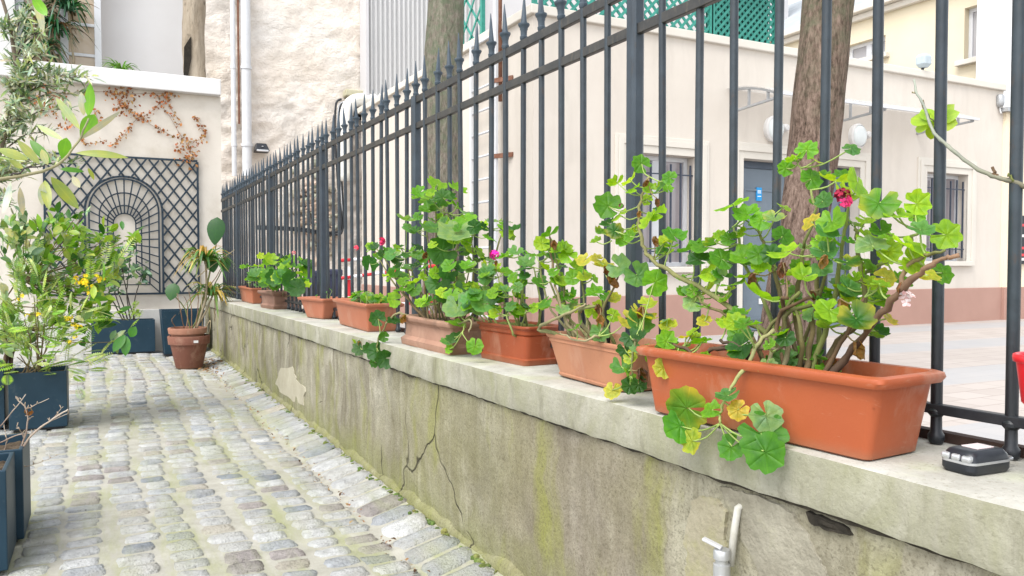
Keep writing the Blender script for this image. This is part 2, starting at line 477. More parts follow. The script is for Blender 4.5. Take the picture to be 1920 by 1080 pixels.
def paver_material():
    k = N("courtyard_pavers")
    br = k.n("TexBrick"); br.inputs["Scale"].default_value = 1
    br.inputs["Brick Width"].default_value = .3; br.inputs["Row Height"].default_value = .2; br.inputs["Mortar Size"].default_value = .006
    br.inputs["Color1"].default_value = (.37, .325, .295, 1); br.inputs["Color2"].default_value = (.42, .375, .345, 1); br.inputs["Mortar"].default_value = (.30, .26, .23, 1)
    k.l(k.co(), br.inputs["Vector"])
    x, y, z = k.xyz()
    band = k.ramp(k.math('FRACT', k.math('MULTIPLY', k.math('ADD', y, k.math('MULTIPLY', x, .05)), .62)), [(.42, 0.0), (.43, 1.0), (.80, 1.0), (.81, 0.0)])
    c = k.mix(k.math('MULTIPLY', band, .75), br.outputs[0], (.34, .345, .355))
    c = k.mix(k.ramp(k.noise(2.5, 6, .6), [(.4, 0.0), (.8, .35)]), c, (.45, .41, .37))
    k.bump(br.outputs["Fac"], -.2, .004)
    return k.fin(c, .8, 0, .3)
PAVER = paver_material()

def glass_material(name, c, rough=.08):
    k = N(name)
    cc = k.ramp(k.noise(1.5, 3, .5, (1, 1, .6)), [(.35, tuple(x * .75 for x in c)), (.65, c)])
    return k.fin(cc, rough, 0, .6)
GLASS = glass_material("window_glass", (.42, .41, .42))
GLASSD = glass_material("dim_window_glass", (.30, .27, .28))

# ------------------------------------------------------------------ ground, courtyard, alley paving
g = MB(); g.grid(lambda u, v: (-80 + 160 * u, -80 + 160 * v, -.05), 8, 8)
kind(g.obj("ground", mottled("bare_ground", (.30, .28, .25), (.40, .38, .34), 1.5, .95, .3)), "structure")
g = MB()
g.grid(lambda u, v: (1.2 + 20 * u, -3 + 18 * v, 0.0), 12, 12)
kind(g.obj("courtyard_pavement", PAVER), "structure")

def gz(x, y):                                     # alley floor: gutter line near the wall, camber
    z = 0.012 * math.sin(min(max((x + .9) / 1.65, 0), 1) * math.pi)
    if x > .78: z += (x - .78) * .22
    return z
g = MB()
g.grid(lambda u, v: (lambda x, y: (x, y, gz(x, y) - .0035 + .0035 * fbm((x * 6, y * 6, 3)) + .0016 * fbm((x * 30, y * 30, 3))))(-2.6 + 3.62 * u, .4 + 8.3 * v), 240, 420)
kind(g.obj("alley_bed", JOINT), "structure")

g = MB()
def sett(cx, cy, lx, ly, rot, h, colr):
    n = 7; vs_ = []
    prof = [-1, -.86, -.5, 0, .5, .86, 1]
    ca, sa = math.cos(rot), math.sin(rot)
    sd = rnd.uniform(0, 99); sq = rnd.uniform(.20, .42)
    ed = [0, .9, .98, 1, .98, .9, 0]
    tx, ty = rnd.uniform(-.03, .03), rnd.uniform(-.04, .04)
    for i, a in enumerate(prof):
        for j, b in enumerate(prof):
            x = a * math.sqrt(1 - sq * b * b * .9); y = b * math.sqrt(1 - sq * a * a * .9)
            w_ = 1 + .20 * fbm((x * 1.3 + sd, y * 1.3, 4), 2)
            x *= lx / 2 * w_; y *= ly / 2 * w_
            hh = min(ed[i], ed[j])
            z = -.012 + h * hh + .0022 * fbm((x * 60 + sd, y * 60, 1), 2) + (x * tx + y * ty) * (hh > 0)
            wx = cx + x * ca - y * sa; wy = cy + x * sa + y * ca
            vs_.append((wx, wy, gz(wx, wy) + z))
    fs = [(i * n + j, (i + 1) * n + j, (i + 1) * n + j + 1, i * n + j + 1) for i in range(n - 1) for j in range(n - 1)]
    g.add(vs_, fs, colr, None, True)
def stonecol():
    t = rnd.random()
    if t < .07: b = (.215, .235, .255)
    elif t < .13: b = (.265, .24, .23)
    elif t < .17: b = (.36, .33, .28)
    elif t < .40: b = (.325, .338, .352)
    else: b = (.40, .403, .40)
    k = rnd.uniform(.85, 1.15)
    return tuple(c * k for c in b)
colx = -1.74
while colx < .80:
    cw = rnd.uniform(.112, .140)
    y = .9 + rnd.uniform(0, .09); ph_ = rnd.uniform(0, 6)
    while y < 8.62:
        pitch = rnd.uniform(.084, .106)
        wx = colx + .020 * math.sin(y * 1.1 + .4) + .012 * math.sin(y * 3 + ph_) + rnd.gauss(0, .004)
        if wx + cw < .805:
            sett(wx + cw / 2 + rnd.gauss(0, .005), y + pitch / 2 + .03 * wx, cw * rnd.uniform(.76, .93), pitch * rnd.uniform(.76, .90), rnd.gauss(.04, .06), rnd.uniform(.0115, .0175), stonecol())
        y += pitch
    colx += cw
y = .9
while y < 8.6:                                     # border of larger setts tilted up to the wall
    l = rnd.uniform(.10, .15)
    sett(.872 + rnd.uniform(-.008, .008), y + l / 2, .170, l * .88, rnd.gauss(.12, .05), .018, stonecol())
    y += l
kind(g.obj("cobblestone_paving", COBBLE), "structure")

# ------------------------------------------------------------------ low wall with coping
lw = thing("garden_wall", "long low stained concrete wall with worn coping under the iron fence", "wall", (1.1, 4.5, 0))
def inv(o): return (-o.location.x, -o.location.y, -o.location.z)
Y0, Y1 = -.6, 8.7
g = MB()
def face(u, v):
    y = Y0 + (Y1 - Y0) * u; zt = capz(y) - .083
    z = -.05 + (zt + .05) * v
    return (wallx(y) + .006 * fbm((y * 3, z * 3, 1)) + .003 * fbm((y * 14, z * 14, 5)), y, z)
g.grid(face, 420, 30, flip=True)
def bk(u, v):
    y = Y0 + (Y1 - Y0) * u; return (1.285 - .011 * y, y, -.05 + (capz(y) - .03) * v)
g.grid(bk, 20, 2)
g.obj("wall_face", WALL, lw, loc=inv(lw))
g = MB()
rings = []
ny = 460
for i in range(ny + 1):
    y = Y0 + (Y1 - Y0) * i / ny
    xf = capx(y) + .002 * fbm((y * 4, 0, 2)); xr = 1.262 - .011 * y
    zt = capz(y); zb = zt - .086 + .004 * fbm((y * 3, 7, 2)) + .003 * fbm((y * 18, 7, 2))
    e = .004 + .003 * abs(fbm((y * 6, 3, 9))); e2 = .006 * max(0, fbm((y * 9, 11, 4)) - .2)
    def w(x, z): return (x + .0015 * fbm((y * 20, z * 30, x * 30)), y, z)
    r_ = [w(wallx(y) + .03, zb + .004), w(xf + .003, zb), w(xf, zb + .012), w(xf + .001 + .002 * fbm((y * 8, 1, 1)), (zt + zb) / 2), w(xf, zt - .012), w(xf + e * .3 + e2 * .3, zt - e * .45), w(xf + e + e2, zt - .001)]
    for k in range(1, 7): r_.append(w(xf + e + (xr - xf - e) * k / 6, zt + .0015 * fbm((y * 10, k, 5))))
    r_.append((xr, y, zt - .09))
    rings.append(r_)
n = len(rings[0])
vs_ = [p for r in rings for p in r]
fs = [(i * n + k, i * n + k + 1, (i + 1) * n + k + 1, (i + 1) * n + k) for i in range(ny) for k in range(n - 1)]
g.add(vs_, [f[::-1] for f in fs], smooth=True)
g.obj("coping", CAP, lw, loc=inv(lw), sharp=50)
g = MB()
def joint(u, v):  # crack under the coping, with its shadow painted in as a dark strip
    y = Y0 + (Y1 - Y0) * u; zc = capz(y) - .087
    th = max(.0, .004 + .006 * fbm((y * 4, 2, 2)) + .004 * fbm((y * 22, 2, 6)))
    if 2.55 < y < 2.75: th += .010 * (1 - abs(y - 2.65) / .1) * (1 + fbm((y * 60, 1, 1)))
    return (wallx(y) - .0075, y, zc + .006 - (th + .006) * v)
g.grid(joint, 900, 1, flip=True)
g.obj("shaded_joint", mottled("joint_shadow_dark", (.02, .017, .012), (.05, .042, .03), 40, .95, .5, 60, .01), lw, loc=inv(lw))
# ragged plaster skirt at the foot
g = MB()
def skirt(u, v):
    y = Y0 + (Y1 - Y0) * u
    top = .045 + .035 * fbm((y * 1.6, 4, 4)) + .02 * fbm((y * 7, 4, 8)); top = max(.02, top)
    t = v
    z = gz(wallx(y) - .02, y) - .02 + (top) * t
    out = .020 * (1 - t) ** .5 + .003 + .004 * fbm((y * 12, z * 12, 2))
    if t >= .999: out = -.004
    return (wallx(y) - out, y, z)
g.grid(skirt, 420, 6, flip=True)
g.obj("plaster_skirt", WALL, lw, loc=inv(lw))
# patches and a broken hole in the render, traced where they stand on the face
def patch(pts, m, name, th=.004):
    g = MB(); c = []
    P = []
    for a, b in zip(pts, pts[1:] + pts[:1]):
        for k in range(4):
            t = k / 4
            px = a[0] + (b[0] - a[0]) * t; py = a[1] + (b[1] - a[1]) * t
            P.append((px + rnd.uniform(-2.2, 2.2) * (k > 0), py + rnd.uniform(-2.2, 2.2) * (k > 0)))
    W = []
    for px, py in P:
        q = at(px, py, X=.97); q = at(px, py, X=wallx(q.y)); W.append(q)
    cen = sum(W, Vector()) / len(W)
    n = len(W)
    out = [Vector((p.x - th, p.y, p.z)) for p in W]; ins = [Vector((p.x + .012, cen.y + (p.y - cen.y) * 1.03, cen.z + (p.z - cen.z) * 1.03)) for p in W]
    mid = [cen + (p - cen) * .55 for p in out]
    for p in mid: p.x -= .002
    vs_ = ins + out + mid + [Vector((cen.x - th - .002, cen.y, cen.z))]
    fs = []
    for k in range(n):
        k2 = (k + 1) % n
        fs += [(k, k2, n + k2, n + k), (n + k, n + k2, 2 * n + k2, 2 * n + k), (2 * n + k, 2 * n + k2, 3 * n)]
    g.add(vs_, [f[::-1] for f in fs], smooth=False)
    return g.obj(name, m, lw, loc=inv(lw))
patch([(527, 690), (549, 687), (556, 712), (572, 726), (570, 760), (546, 748), (530, 738), (517, 720)], PATCH, "plaster_patch", .003)
patch([(1352, 912), (1372, 914), (1400, 925), (1425, 929), (1460, 945), (1486, 962), (1500, 985), (1518, 1002), (1530, 1035), (1548, 1062), (1560, 1100), (1440, 1110), (1415, 1050), (1392, 1010), (1388, 980), (1368, 950)], mottled("rough_grey_patch", (.17, .155, .115), (.31, .29, .23), 14, .95, .7, 60, .01, dirt=(.20, .19, .10), dscale=7), "plaster_patch", .004)
patch([(1300, 938), (1318, 930), (1345, 936), (1352, 950), (1364, 960), (1360, 1000), (1366, 1050), (1358, 1110), (1290, 1110), (1287, 1070), (1292, 1040), (1284, 1020), (1290, 985), (1297, 960)], mottled("sandy_patch", (.24, .215, .145), (.34, .31, .23), 10, .95, .6, 80, .007, dirt=(.26, .26, .10), dscale=6, dlo=.45, dhi=.65), "plaster_patch", .004)
DARKHOLE = mottled("dark_hole", (.012, .010, .007), (.03, .025, .018), 40, .95, .5, 60, .01)
patch([(1517, 958), (1545, 968), (1592, 990), (1600, 1003), (1560, 995), (1537, 985), (1526, 980)], DARKHOLE, "broken_hole", .0075)
patch([(893, 712), (912, 705), (924, 712), (936, 716), (912, 724), (905, 719)], DARKHOLE, "broken_hole", .003)

# tap and its painted riser on the wall
tp = at(1365, 1040, X=.955)
tap = thing("garden_tap", "small chrome tap with lever on a white riser pipe low on the wall", "tap", tp)
g = MB()
up = at(1372, 955, X=.955) - tp
g.tube([(.006, 0, -.02), (.010, up.y * .5, up.z * .5), (.014, up.y, up.z), (.03, up.y, up.z + .006)], .0065, 10)
g.obj("riser_pipe", mottled("limewashed_pipe", (.36, .345, .29), (.50, .49, .46), 40, .7, .3, 60, .002), tap)
g = MB(); g.lathe([(0, .012), (.013, .012), (.0145, .009), (.0145, -.004), (.011, -.006), (.011, -.012), (.0145, -.014), (.0145, -.05), (.009, -.055), (.009, -.08), (0, -.08)], (-.014, 0, 0), 16)
g.obj("tap_body", SILVER, tap, sharp=40)
g = MB(); g.beam((-.014, 0, .014), (-.03, .03, .024), .012, .005); g.obj("lever", mottled("white_lever", (.42, .42, .43), (.50, .50, .51), 10, .3, 0), tap, bevel=.0015)
g = MB(); g.tube([(-.014, 0, -.035), (-.04, -.02, -.04), (-.055, -.03, -.06)], [.008, .007, .006], 10); g.obj("spout", SILVER, tap)

# ------------------------------------------------------------------ iron fence
fe = thing("iron_fence", "tall dark grey iron railing fence with spear points along the wall", "fence", (fencex(4), 4, capz(4)))
def r1z(y): return 1.575 - .0065 * y
def finv(o): return inv(o)
FY0, FY1 = .12, 8.66
g = MB(); g.beam((fencex(FY0), FY0, r1z(FY0)), (fencex(FY1), FY1, r1z(FY1)), .016, .028); g.obj("top_rail", RAIL, fe, bevel=.002, loc=inv(fe))
g = MB(); g.beam((fencex(FY0), FY0, r1z(FY0) - .108), (fencex(FY1), FY1, r1z(FY1) - .108), .016, .026); g.obj("middle_rail", RAIL, fe, bevel=.002, loc=inv(fe))
g = MB(); g.beam((fencex(FY0), FY0, capz(FY0) + .058), (fencex(FY1), FY1, capz(FY1) + .058), .018, .016); g.obj("bottom_rail", mottled("black_iron", (.014, .016, .02), (.03, .032, .036), 20, .4, .3, 60, .003), fe, bevel=.002, loc=inv(fe))
g = MB(); g.beam((fencex(FY0) + .034, FY0, capz(FY0) + .008), (fencex(FY1) + .034, FY1, capz(FY1) + .008), .02, .016); g.obj("rear_strip", mottled("dark_brown", (.03, .018, .015), (.07, .04, .03), 25, .8, .3), fe, loc=inv(fe))  # dark brown strip along the coping just behind the bar feet
fin = MB()
fin.lathe([(.0095, 0), (.012, .004), (.0125, .012), (.010, .015), (.0105, .030), (.0125, .034), (.0125, .038), (.016, .043), (.0185, .048), (.018, .052), (.0115, .054)], n=14)
fin.lathe([(.0105, .054), (.0090, .064), (.0052, .108), (.0015, .145), (0, .148)], n=8, smooth=False)
bar = MB()
BH = .985
bar.lathe([(0, .002), (.010, .002), (.0125, .008), (.0125, .016), (.009, .021), (.0085, .045), (.0128, .050), (.0128, .055), (.0090, .060), (.0090, BH + .01)], n=12)
PITCH = .1158
k = -13; first_bar = None
BARMESH = FINMESH = None
while True:
    y = 1.632 + PITCH * k
    if y > FY1 - .02: break
    if k % 13 != 0 and y > FY0:
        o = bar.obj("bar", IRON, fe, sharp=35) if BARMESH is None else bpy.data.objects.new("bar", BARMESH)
        if BARMESH is None: BARMESH = o.data
        else: col.objects.link(o); o.parent = fe
        o.location = Vector((fencex(y) + rnd.uniform(-.001, .001), y + rnd.uniform(-.0025, .0025), capz(y))) - fe.location
        o.rotation_euler = (rnd.gauss(0, .003), rnd.gauss(0, .003), rnd.uniform(0, 6))
        f_ = fin.obj("spear_point", mottled("spear_iron", (.035, .05, .066), (.065, .085, .105), 25, .45, .2, 90, .002, metal=.1), o, sharp=35) if FINMESH is None else bpy.data.objects.new("spear_point", FINMESH)
        if FINMESH is None: FINMESH = f_.data
        else: col.objects.link(f_); f_.parent = o
        f_.location = (0, 0, r1z(y) + .013 - capz(y))
        f_.rotation_euler = (rnd.gauss(0, .03), rnd.gauss(0, .03), 0)
    elif k % 13 == 0 and y > FY0:
        g = MB(); w_ = .0185
        pr_ = [(-w_, -w_ * .62), (-w_ * .55, -w_), (w_ * .55, -w_), (w_, -w_ * .62), (w_, w_ * .62), (w_ * .55, w_), (-w_ * .55, w_), (-w_, w_ * .62)]
        zt = r1z(y) + .016 - capz(y)
        g.loft([[(a, b, z) for a, b in pr_] for z in (.001, zt)], (True, True))
        o = g.obj("post", IRONP, fe, bevel=.0015)
        o.location = Vector((fencex(y), y, capz(y))) - fe.location
        f_ = bpy.data.objects.new("spear_point", FINMESH) if FINMESH else fin.obj("spear_point", IRON, o)
        if f_.name not in col.objects: col.objects.link(f_)
        f_.parent = o; f_.location = (0, 0, zt)
    k += 1

# ------------------------------------------------------------------ window boxes on the coping
def rr(hl, hw, r, z, n=4):
    out = []
    for sx, sy, a0 in ((1, 1, 0), (-1, 1, 90), (-1, -1, 180), (1, -1, 270)):
        for k in range(n + 1):
            a = R(a0 + 90 * k / n)
            out.append((sx * (hw - r) + r * math.cos(a), sy * (hl - r) + r * math.sin(a), z))
    return out

def window_box(near, far, W, h, grow_l, grow_w, m, label, style='lip', soil=.75, r=.012, lipr=.008, soilm=None, yaw=None, L=None):
    a = oncap(*near); b = oncap(*far)
    d = (b - a); d.z = 0
    if L is None: L = d.length
    ang = math.atan2(-d.x, d.y) if yaw is None else yaw
    fw = Vector((-math.sin(ang), math.cos(ang), 0)); sd_ = Vector((math.cos(ang), math.sin(ang), 0))
    c = a + fw * (L / 2) + sd_ * (W / 2)
    c.z = capz(c.y) + .001
    t = thing("window_box", label, "planter", c, "flower boxes along the coping", ang)
    tilt = math.atan2(-.006, 1)
    hl, hw = L / 2, W / 2; HL, HW = hl + grow_l, hw + grow_w
    def rg(z, o=0, rad=None):
        t_ = z / h
        return rr(hl + (HL - hl) * t_ + o, hw + (HW - hw) * t_ + o, rad or (r + .006 * t_), z)
    g = MB()
    rings = [rg(0, -.006), rg(.004, 0)]
    if style == 'ledge':
        rings = [rg(0, .003), rg(.016, .004), rg(.020, -.001), rg(.03, -.001), rg(h * .72, -.001), rg(h * .75, -.004), rg(h * .78, .001), rg(h * .86, .002), rg(h * .87, 0)]
    elif style == 'moulded':
        rings = [rg(0, .016), rg(.022, .017), rg(.034, .002), rg(.06, -.002), rg(h * .72, -.004), rg(h * .74, 0), rg(h * .80, .001)]
    elif style == 'rounded':
        rings = [rg(0, -.006), rg(.004, .001), rg(.009, .001), rg(.012, -.002), rg(h * .8, 0), rg(h * .82, .002)]
    rings.append(rg(h - lipr * 1.6, 0))
    g.loft(rings, (True, False), smooth=True)
    g.obj("box_body", m, t, sharp=28)
    g = MB()
    th = .004
    lo = lipr
    if style in ('rounded',): lo = .004
    rim = [rg(h - lipr * 1.7, .0), rg(h - lipr * 1.75, lo), rg(h - lipr * .9, lo * 1.35), rg(h - lipr * .25, lo * 1.1), rg(h, lo * .4), rg(h - .001, -th * .8), rg(h - lipr, -th - .002), rg(h * soil - .01, -th - .003)]
    if style == 'moulded':
        rim = [rg(h * .80, 0), rg(h * .80, .008), rg(h * .86, .013), rg(h * .95, .013), rg(h, .007), rg(h, -.006), rg(h * .9, -.012), rg(h * soil - .01, -.012)]
    g.loft(rim, smooth=True)
    g.obj("rim", m, t, sharp=50)
    g = MB()
    q = rg(h * soil, -.002)
    def sl_(u, v):
        hl2 = (hl + (HL - hl) * soil) - .003; hw2 = (hw + (HW - hw) * soil) - .003
        x = -hw2 + 2 * hw2 * u; y = -hl2 + 2 * hl2 * v
        return (x, y, h * soil + .006 * fbm((x * 30 + c.y * 9, y * 30, 2)) + .004 * fbm((x * 90, y * 90, 5)))
    g.grid(sl_, 14, 34, smooth=False)
    g.obj("soil", soilm or SOIL, t)
    t["h"] = h
    return t, c, fw, sd_, L, h

T_OR = terra("orange_plastic", (0.312, 0.072, 0.025), (0.351, 0.087, 0.031), (0.328, 0.109, 0.055), .55, .85, .42)
T_PEACH = terra("faded_peach_plastic", (0.367, 0.156, 0.086), (0.413, 0.191, 0.105), (0.281, 0.094, 0.047), .52, .7, .6, (1, 1, .5))
T_RED = terra("red_terracotta_plastic", (0.234, 0.047, 0.014), (0.265, 0.058, 0.020), (0.234, 0.078, 0.039), .6, .85, .45)
T_CLAY = terra("weathered_clay", (0.265, 0.144, 0.098), (0.359, 0.211, 0.148), (0.156, 0.101, 0.070), .5, .72, .85)
T_SAL = terra("salmon_plastic", (0.335, 0.109, 0.055), (0.374, 0.133, 0.070), (0.335, 0.156, 0.101), .55, .85, .5)
T_SAL2 = terra("pale_salmon_plastic", (0.351, 0.117, 0.062), (0.390, 0.144, 0.082), (0.335, 0.156, 0.101), .55, .85, .5)
T_BRN = terra("brown_clay", (0.187, 0.098, 0.070), (0.257, 0.148, 0.109), (0.133, 0.078, 0.058), .5, .75, .8)
T_MOSS = terra("mossy_clay", (0.281, 0.203, 0.086), (0.359, 0.242, 0.125), (0.172, 0.211, 0.047), .4, .6, .85)
MOSSY = mottled("mossy_soil", (.09, .10, .02), (.25, .25, .06), 50, .95, .8, 60, .01)

B1 = window_box((1627, 868), (1240, 773), .125, .130, .024, .012, T_OR, "big orange plastic window box, the nearest to the camera, beside the key fob", 'lip', .62, .012, .010, yaw=R(4))
B2 = window_box((1165, 738), (1043, 705), .125, .112, .052, .012, T_PEACH, "faded peach window box with scuffed streaks, between the big orange and red boxes", 'rounded', .66, .030, .006)
B3 = window_box((985, 687), (902, 671), .120, .116, .018, .006, T_RED, "deep red terracotta coloured window box with a stepped rim band, mossy soil", 'ledge', .93, .016, .005, MOSSY)
B4 = window_box((848, 665), (763, 645), .150, .108, .020, .010, T_CLAY, "weathered clay window box with moulded foot and thick rim, holding the tallest geranium", 'moulded', .85, .006, .010)
B5 = window_box((690, 623), (637, 609), .130, .130, .040, .016, T_SAL, "salmon plastic window box full of low pale green plants", 'lip', .86, .008, .010)
B6 = window_box((605, 599), (567, 596), .125, .118, .062, .020, T_SAL2, "pale salmon window box turned askew, almost empty, two seedlings", 'lip', .84, .008, .010, yaw=R(11))
B7 = window_box((516, 580), (493, 577), .155, .125, .035, .024, T_BRN, "brown clay window box holding a dense round green geranium", 'moulded', .85, .006, .009, yaw=R(6))
B8 = window_box((474, 570), (453, 565), .130, .130, .04, .015, T_SAL, "small salmon window box with a few yellowish sprouts, second from far end", 'lip', .84, .008, .009)
B9 = window_box((451, 561), (433, 557), .10, .115, .035, .014, T_MOSS, "mossy green clay box, farthest along the coping", 'lip', .84, .008, .009)

# ------------------------------------------------------------------ geraniums
GR = [(.17, .36, .018), (.22, .41, .022), (.12, .31, .018), (.07, .22, .014), (.26, .43, .026)]
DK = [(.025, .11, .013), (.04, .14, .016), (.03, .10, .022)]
BL = [(.10, .25, .075), (.075, .21, .06), (.16, .30, .13)]
YL = [(.36, .42, .045), (.32, .42, .05), (.42, .38, .06)]
DEAD = [(.20, .10, .05), (.26, .15, .07), (.13, .06, .04)]

def vary(c, a=.14):
    k = 1 + rnd.uniform(-a, a)
    return (c[0] * k * (1 + rnd.uniform(-a, a)), c[1] * k, c[2] * k)

def geranium_leaf(mb, pos, nrm, fwd, size, colr, cup=None, edgecol=None, fold=0.0):
    """round scalloped leaf; pos is where the petiole joins, fwd points away from the notch"""
    nrm = nrm.normalized(); fwd = fwd - nrm * fwd.dot(nrm)
    if fwd.length < 1e-4: fwd = nrm.orthogonal()
    fwd.normalize(); sd_ = nrm.cross(fwd)
    if cup is None: cup = rnd.uniform(-.12, .42)
    ph = rnd.uniform(0, 6); wv = rnd.uniform(.04, .17); lob = rnd.uniform(.12, .24)
    A = 35; notch = rnd.uniform(.20, .5)
    rings = (.0, .3, .58, .82, 1.0)
    vs_ = []; uvs = []; cols = []
    s = size / 2 * .98
    for ri, rr_ in enumerate(rings):
        for k in range(A):
            th = -math.pi + notch * .5 + (2 * math.pi - notch) * k / (A - 1)
            R_ = .93 + lob * (abs(math.cos(3.5 * th)) - .55) + .038 * math.cos(25 * th + ph) - .05 * math.cos(th)
            if abs(th) > 2.55: R_ *= 1 - .22 * (abs(th) - 2.55)
            q = rr_ * (R_ if rr_ > .5 else .93 + (R_ - .93) * rr_)
            x = q * math.cos(th); yy = q * math.sin(th)
            z = cup * q * q + .055 * q * math.cos(7 * th + .3) * (rr_ > .2) + wv * q * q * math.sin(2 * th + ph) + fold * abs(yy) - .06 * q * q * q * (math.sin(3 * th + ph * 2))
            p = pos + (fwd * (x + .12) + sd_ * yy + nrm * z) * s
            vs_.append(p); uvs.append((x, yy))
            if edgecol and rr_ > .5:
                e_ = max(0, min(.75, (rr_ - .4) * (.6 + 1.3 * fbm((th * .9 + ph * 7, ph, 1), 2))))
                cols.append(tuple(colr[i] * (1 - e_) + edgecol[i] * e_ for i in range(3)))
            else: cols.append(colr)
    fs = []
    for ri in range(len(rings) - 1):
        for k in range(A - 1):
            a = ri * A + k
            if ri == 0: fs.append((k, a + A, a + A + 1))
            else: fs.append((a, a + A, a + A + 1, a + 1))
    mb.add(vs_, fs, cols, uvs, True)

def dead_leaf(mb, pos, size, colr):
    axis = jit((0, 0, -1), .5).normalized(); side = axis.orthogonal().normalized(); w_ = axis.cross(side)
    n = 7; vs_ = []; uvs = []
    for i in range(6):
        t = i / 5
        for k in range(n):
            a = k / (n - 1) * 4.6 + t * 1.2
            r_ = size * (.12 + .38 * math.sin(t * 2.8 + .25)) * rnd.uniform(.65, 1.2)
            vs_.append(pos + axis * (t * size * .9) + (side * math.cos(a) + w_ * math.sin(a)) * r_ * .6); uvs.append((t, k / n))
    fs = [(i * n + k, i * n + k + 1, (i + 1) * n + k + 1, (i + 1) * n + k) for i in range(5) for k in range(n - 1)]
    mb.add(vs_, fs, [vary(colr, .3) for _ in vs_], uvs, False)

class Plant:
    def __init__(s, name, label, base, cat="plant", group=None, leafmat_=None):
        s.t = thing(name, label, cat, base, group); s.base = Vector(base)
        s.st = MB(); s.lf = MB(); s.dd = []; s.nodes = []; s.fl = []; s.lm = leafmat_ or GLEAF
    def stem(s, pts, r0, r1, c=(.16, .13, .055), c2=None, per=5, wob=.0025, node_from=.3, knob=.12):
        P = catmull(pts, per)
        P = [p if i in (0,) else jit(p, wob) for i, p in enumerate(P)]
        n = len(P); rad = [(r0 + (r1 - r0) * i / (n - 1)) * (1 + rnd.uniform(-knob, knob)) for i in range(n)]
        c2 = c2 or c
        o = len(s.st.v); s.st.tube([p - s.base for p in P], rad, 7, c)
        for i in range(n):
            t = i / (n - 1); cc = tuple(c[j] + (c2[j] - c[j]) * t for j in range(3))
            for k_ in range(7): s.st.c[o + i * 7 + k_] = cc
        for i in range(n):
            if i / (n - 1) >= node_from: s.nodes.append(P[i])
        return P
    def petiole(s, a, b, r=.0014, c=(.26, .36, .10)):
        m = a.lerp(b, .5) + Vector((0, 0, -.12 * (b - a).length)) + Vector((rnd.uniform(-1, 1), rnd.uniform(-1, 1), 0)) * (.08 * (b - a).length)
        s.st.tube([p - s.base for p in catmull([a, m, b], 3)], [r * 1.15] * 3 + [r] * 4, 5, c)
    def leaf(s, p, size, face=.45, colr=None, out=None, cup=None, edge=None, maxd=.16, pet=True, nrm=None, fold=0.0):
        """face: how far the blade is turned up towards the alley side rather than the sky"""
        nd = min(s.nodes, key=lambda q: (q - p).length + max(0, q.z - p.z) * .5) if s.nodes else s.base
        ax = s.base.copy(); ax.z = p.z
        o = (p - nd) + (p - ax) * .5 if out is None else out
        if o.length < 1e-4: o = Vector((rnd.uniform(-1, 1), rnd.uniform(-1, 1), 0))
        oh = Vector((o.x, o.y, o.z * .4)).normalized()
        if nrm is None:
            tocam = (Vector((0, 0, EYE)) - p).normalized()
            nrm = Vector((0, 0, 1)) * (1 - face) + tocam * face + oh * .25 + Vector((rnd.gauss(0, .25), rnd.gauss(0, .25), rnd.gauss(0, .15)))
        q = p - oh * (size * .06)
        geranium_leaf(s.lf, q - s.base, nrm, oh, size, colr or vary(rnd.choice(GR)), cup, edge, fold)
        if pet and (nd - q).length < maxd: s.petiole(nd, q)
        elif pet:
            s.petiole(q + (nd - q).normalized() * min(.06, (nd - q).length), q)
    def tuft(s, tip, n, spread, size, face=.3, pal=None, up=.6):
        for i in range(n):
            a = rnd.uniform(0, 6.283)
            e = rnd.uniform(-.25, 1) * up
            d = Vector((math.cos(a), math.sin(a), e)).normalized()
            p = tip + d * spread * rnd.uniform(.5, 1.1)
            s.leaf(p, size * rnd.uniform(.65, 1.15), face + rnd.uniform(-.15, .25), vary(rnd.choice(pal or (GR + GR + DK + BL))), out=d)
    def flower(s, p, size, c=(.65, .02, .12), n=9, name="flower_head"):
        g = MB()
        p = p - s.base
        for i in range(n):
            d = Vector((rnd.gauss(0, 1), rnd.gauss(0, 1), rnd.gauss(.4, .7))).normalized()
            cpos = p + d * size * .32
            for j in range(5):
                a = j * 1.2566 + rnd.random()
                u = d.orthogonal().normalized(); w_ = d.cross(u)
                e = (u * math.cos(a) + w_ * math.sin(a))
                sidev = d.cross(e)
                L = size * .34
                g.add([cpos, cpos + e * L * .6 + sidev * L * .35 + d * L * .1, cpos + e * L + d * L * .05, cpos + e * L * .6 - sidev * L * .35 + d * L * .1], [(0, 1, 2, 3)], vary(c, .25), None, True)
        s.fl.append((name, g))
    def done(s):
        if s.st.v: s.st.obj("stem", STEM, s.t)
        if s.lf.v: s.lf.obj("foliage", s.lm, s.t)
        for g in s.dd: g.obj("dead_leaf", s.lm, s.t)
        for nm, g in s.fl: g.obj(nm, PETAL, s.t)
        return s.t
    def dead(s, p, size, c=None):
        nd = min(s.nodes, key=lambda q: (q - p).length) if s.nodes else p
        g = MB(); dead_leaf(g, p - s.base, size, c or rnd.choice(DEAD)); s.dd.append(g)
        if .005 < (nd - p).length < .12: s.petiole(nd, p, .0012, (.22, .17, .08))

def soilpt(B, u, v=0.0):
    t, c, fw, sd_, L, h = B
    p = c + fw * (u * L / 2) + sd_ * v
    p.z = c.z + h * .66
    return p
WOOD = (.12, .075, .042); GWOOD = (.14, .16, .05); PALEW = (.27, .24, .14); DARKW = (.05, .03, .02)
GG = "geraniums in the window boxes"

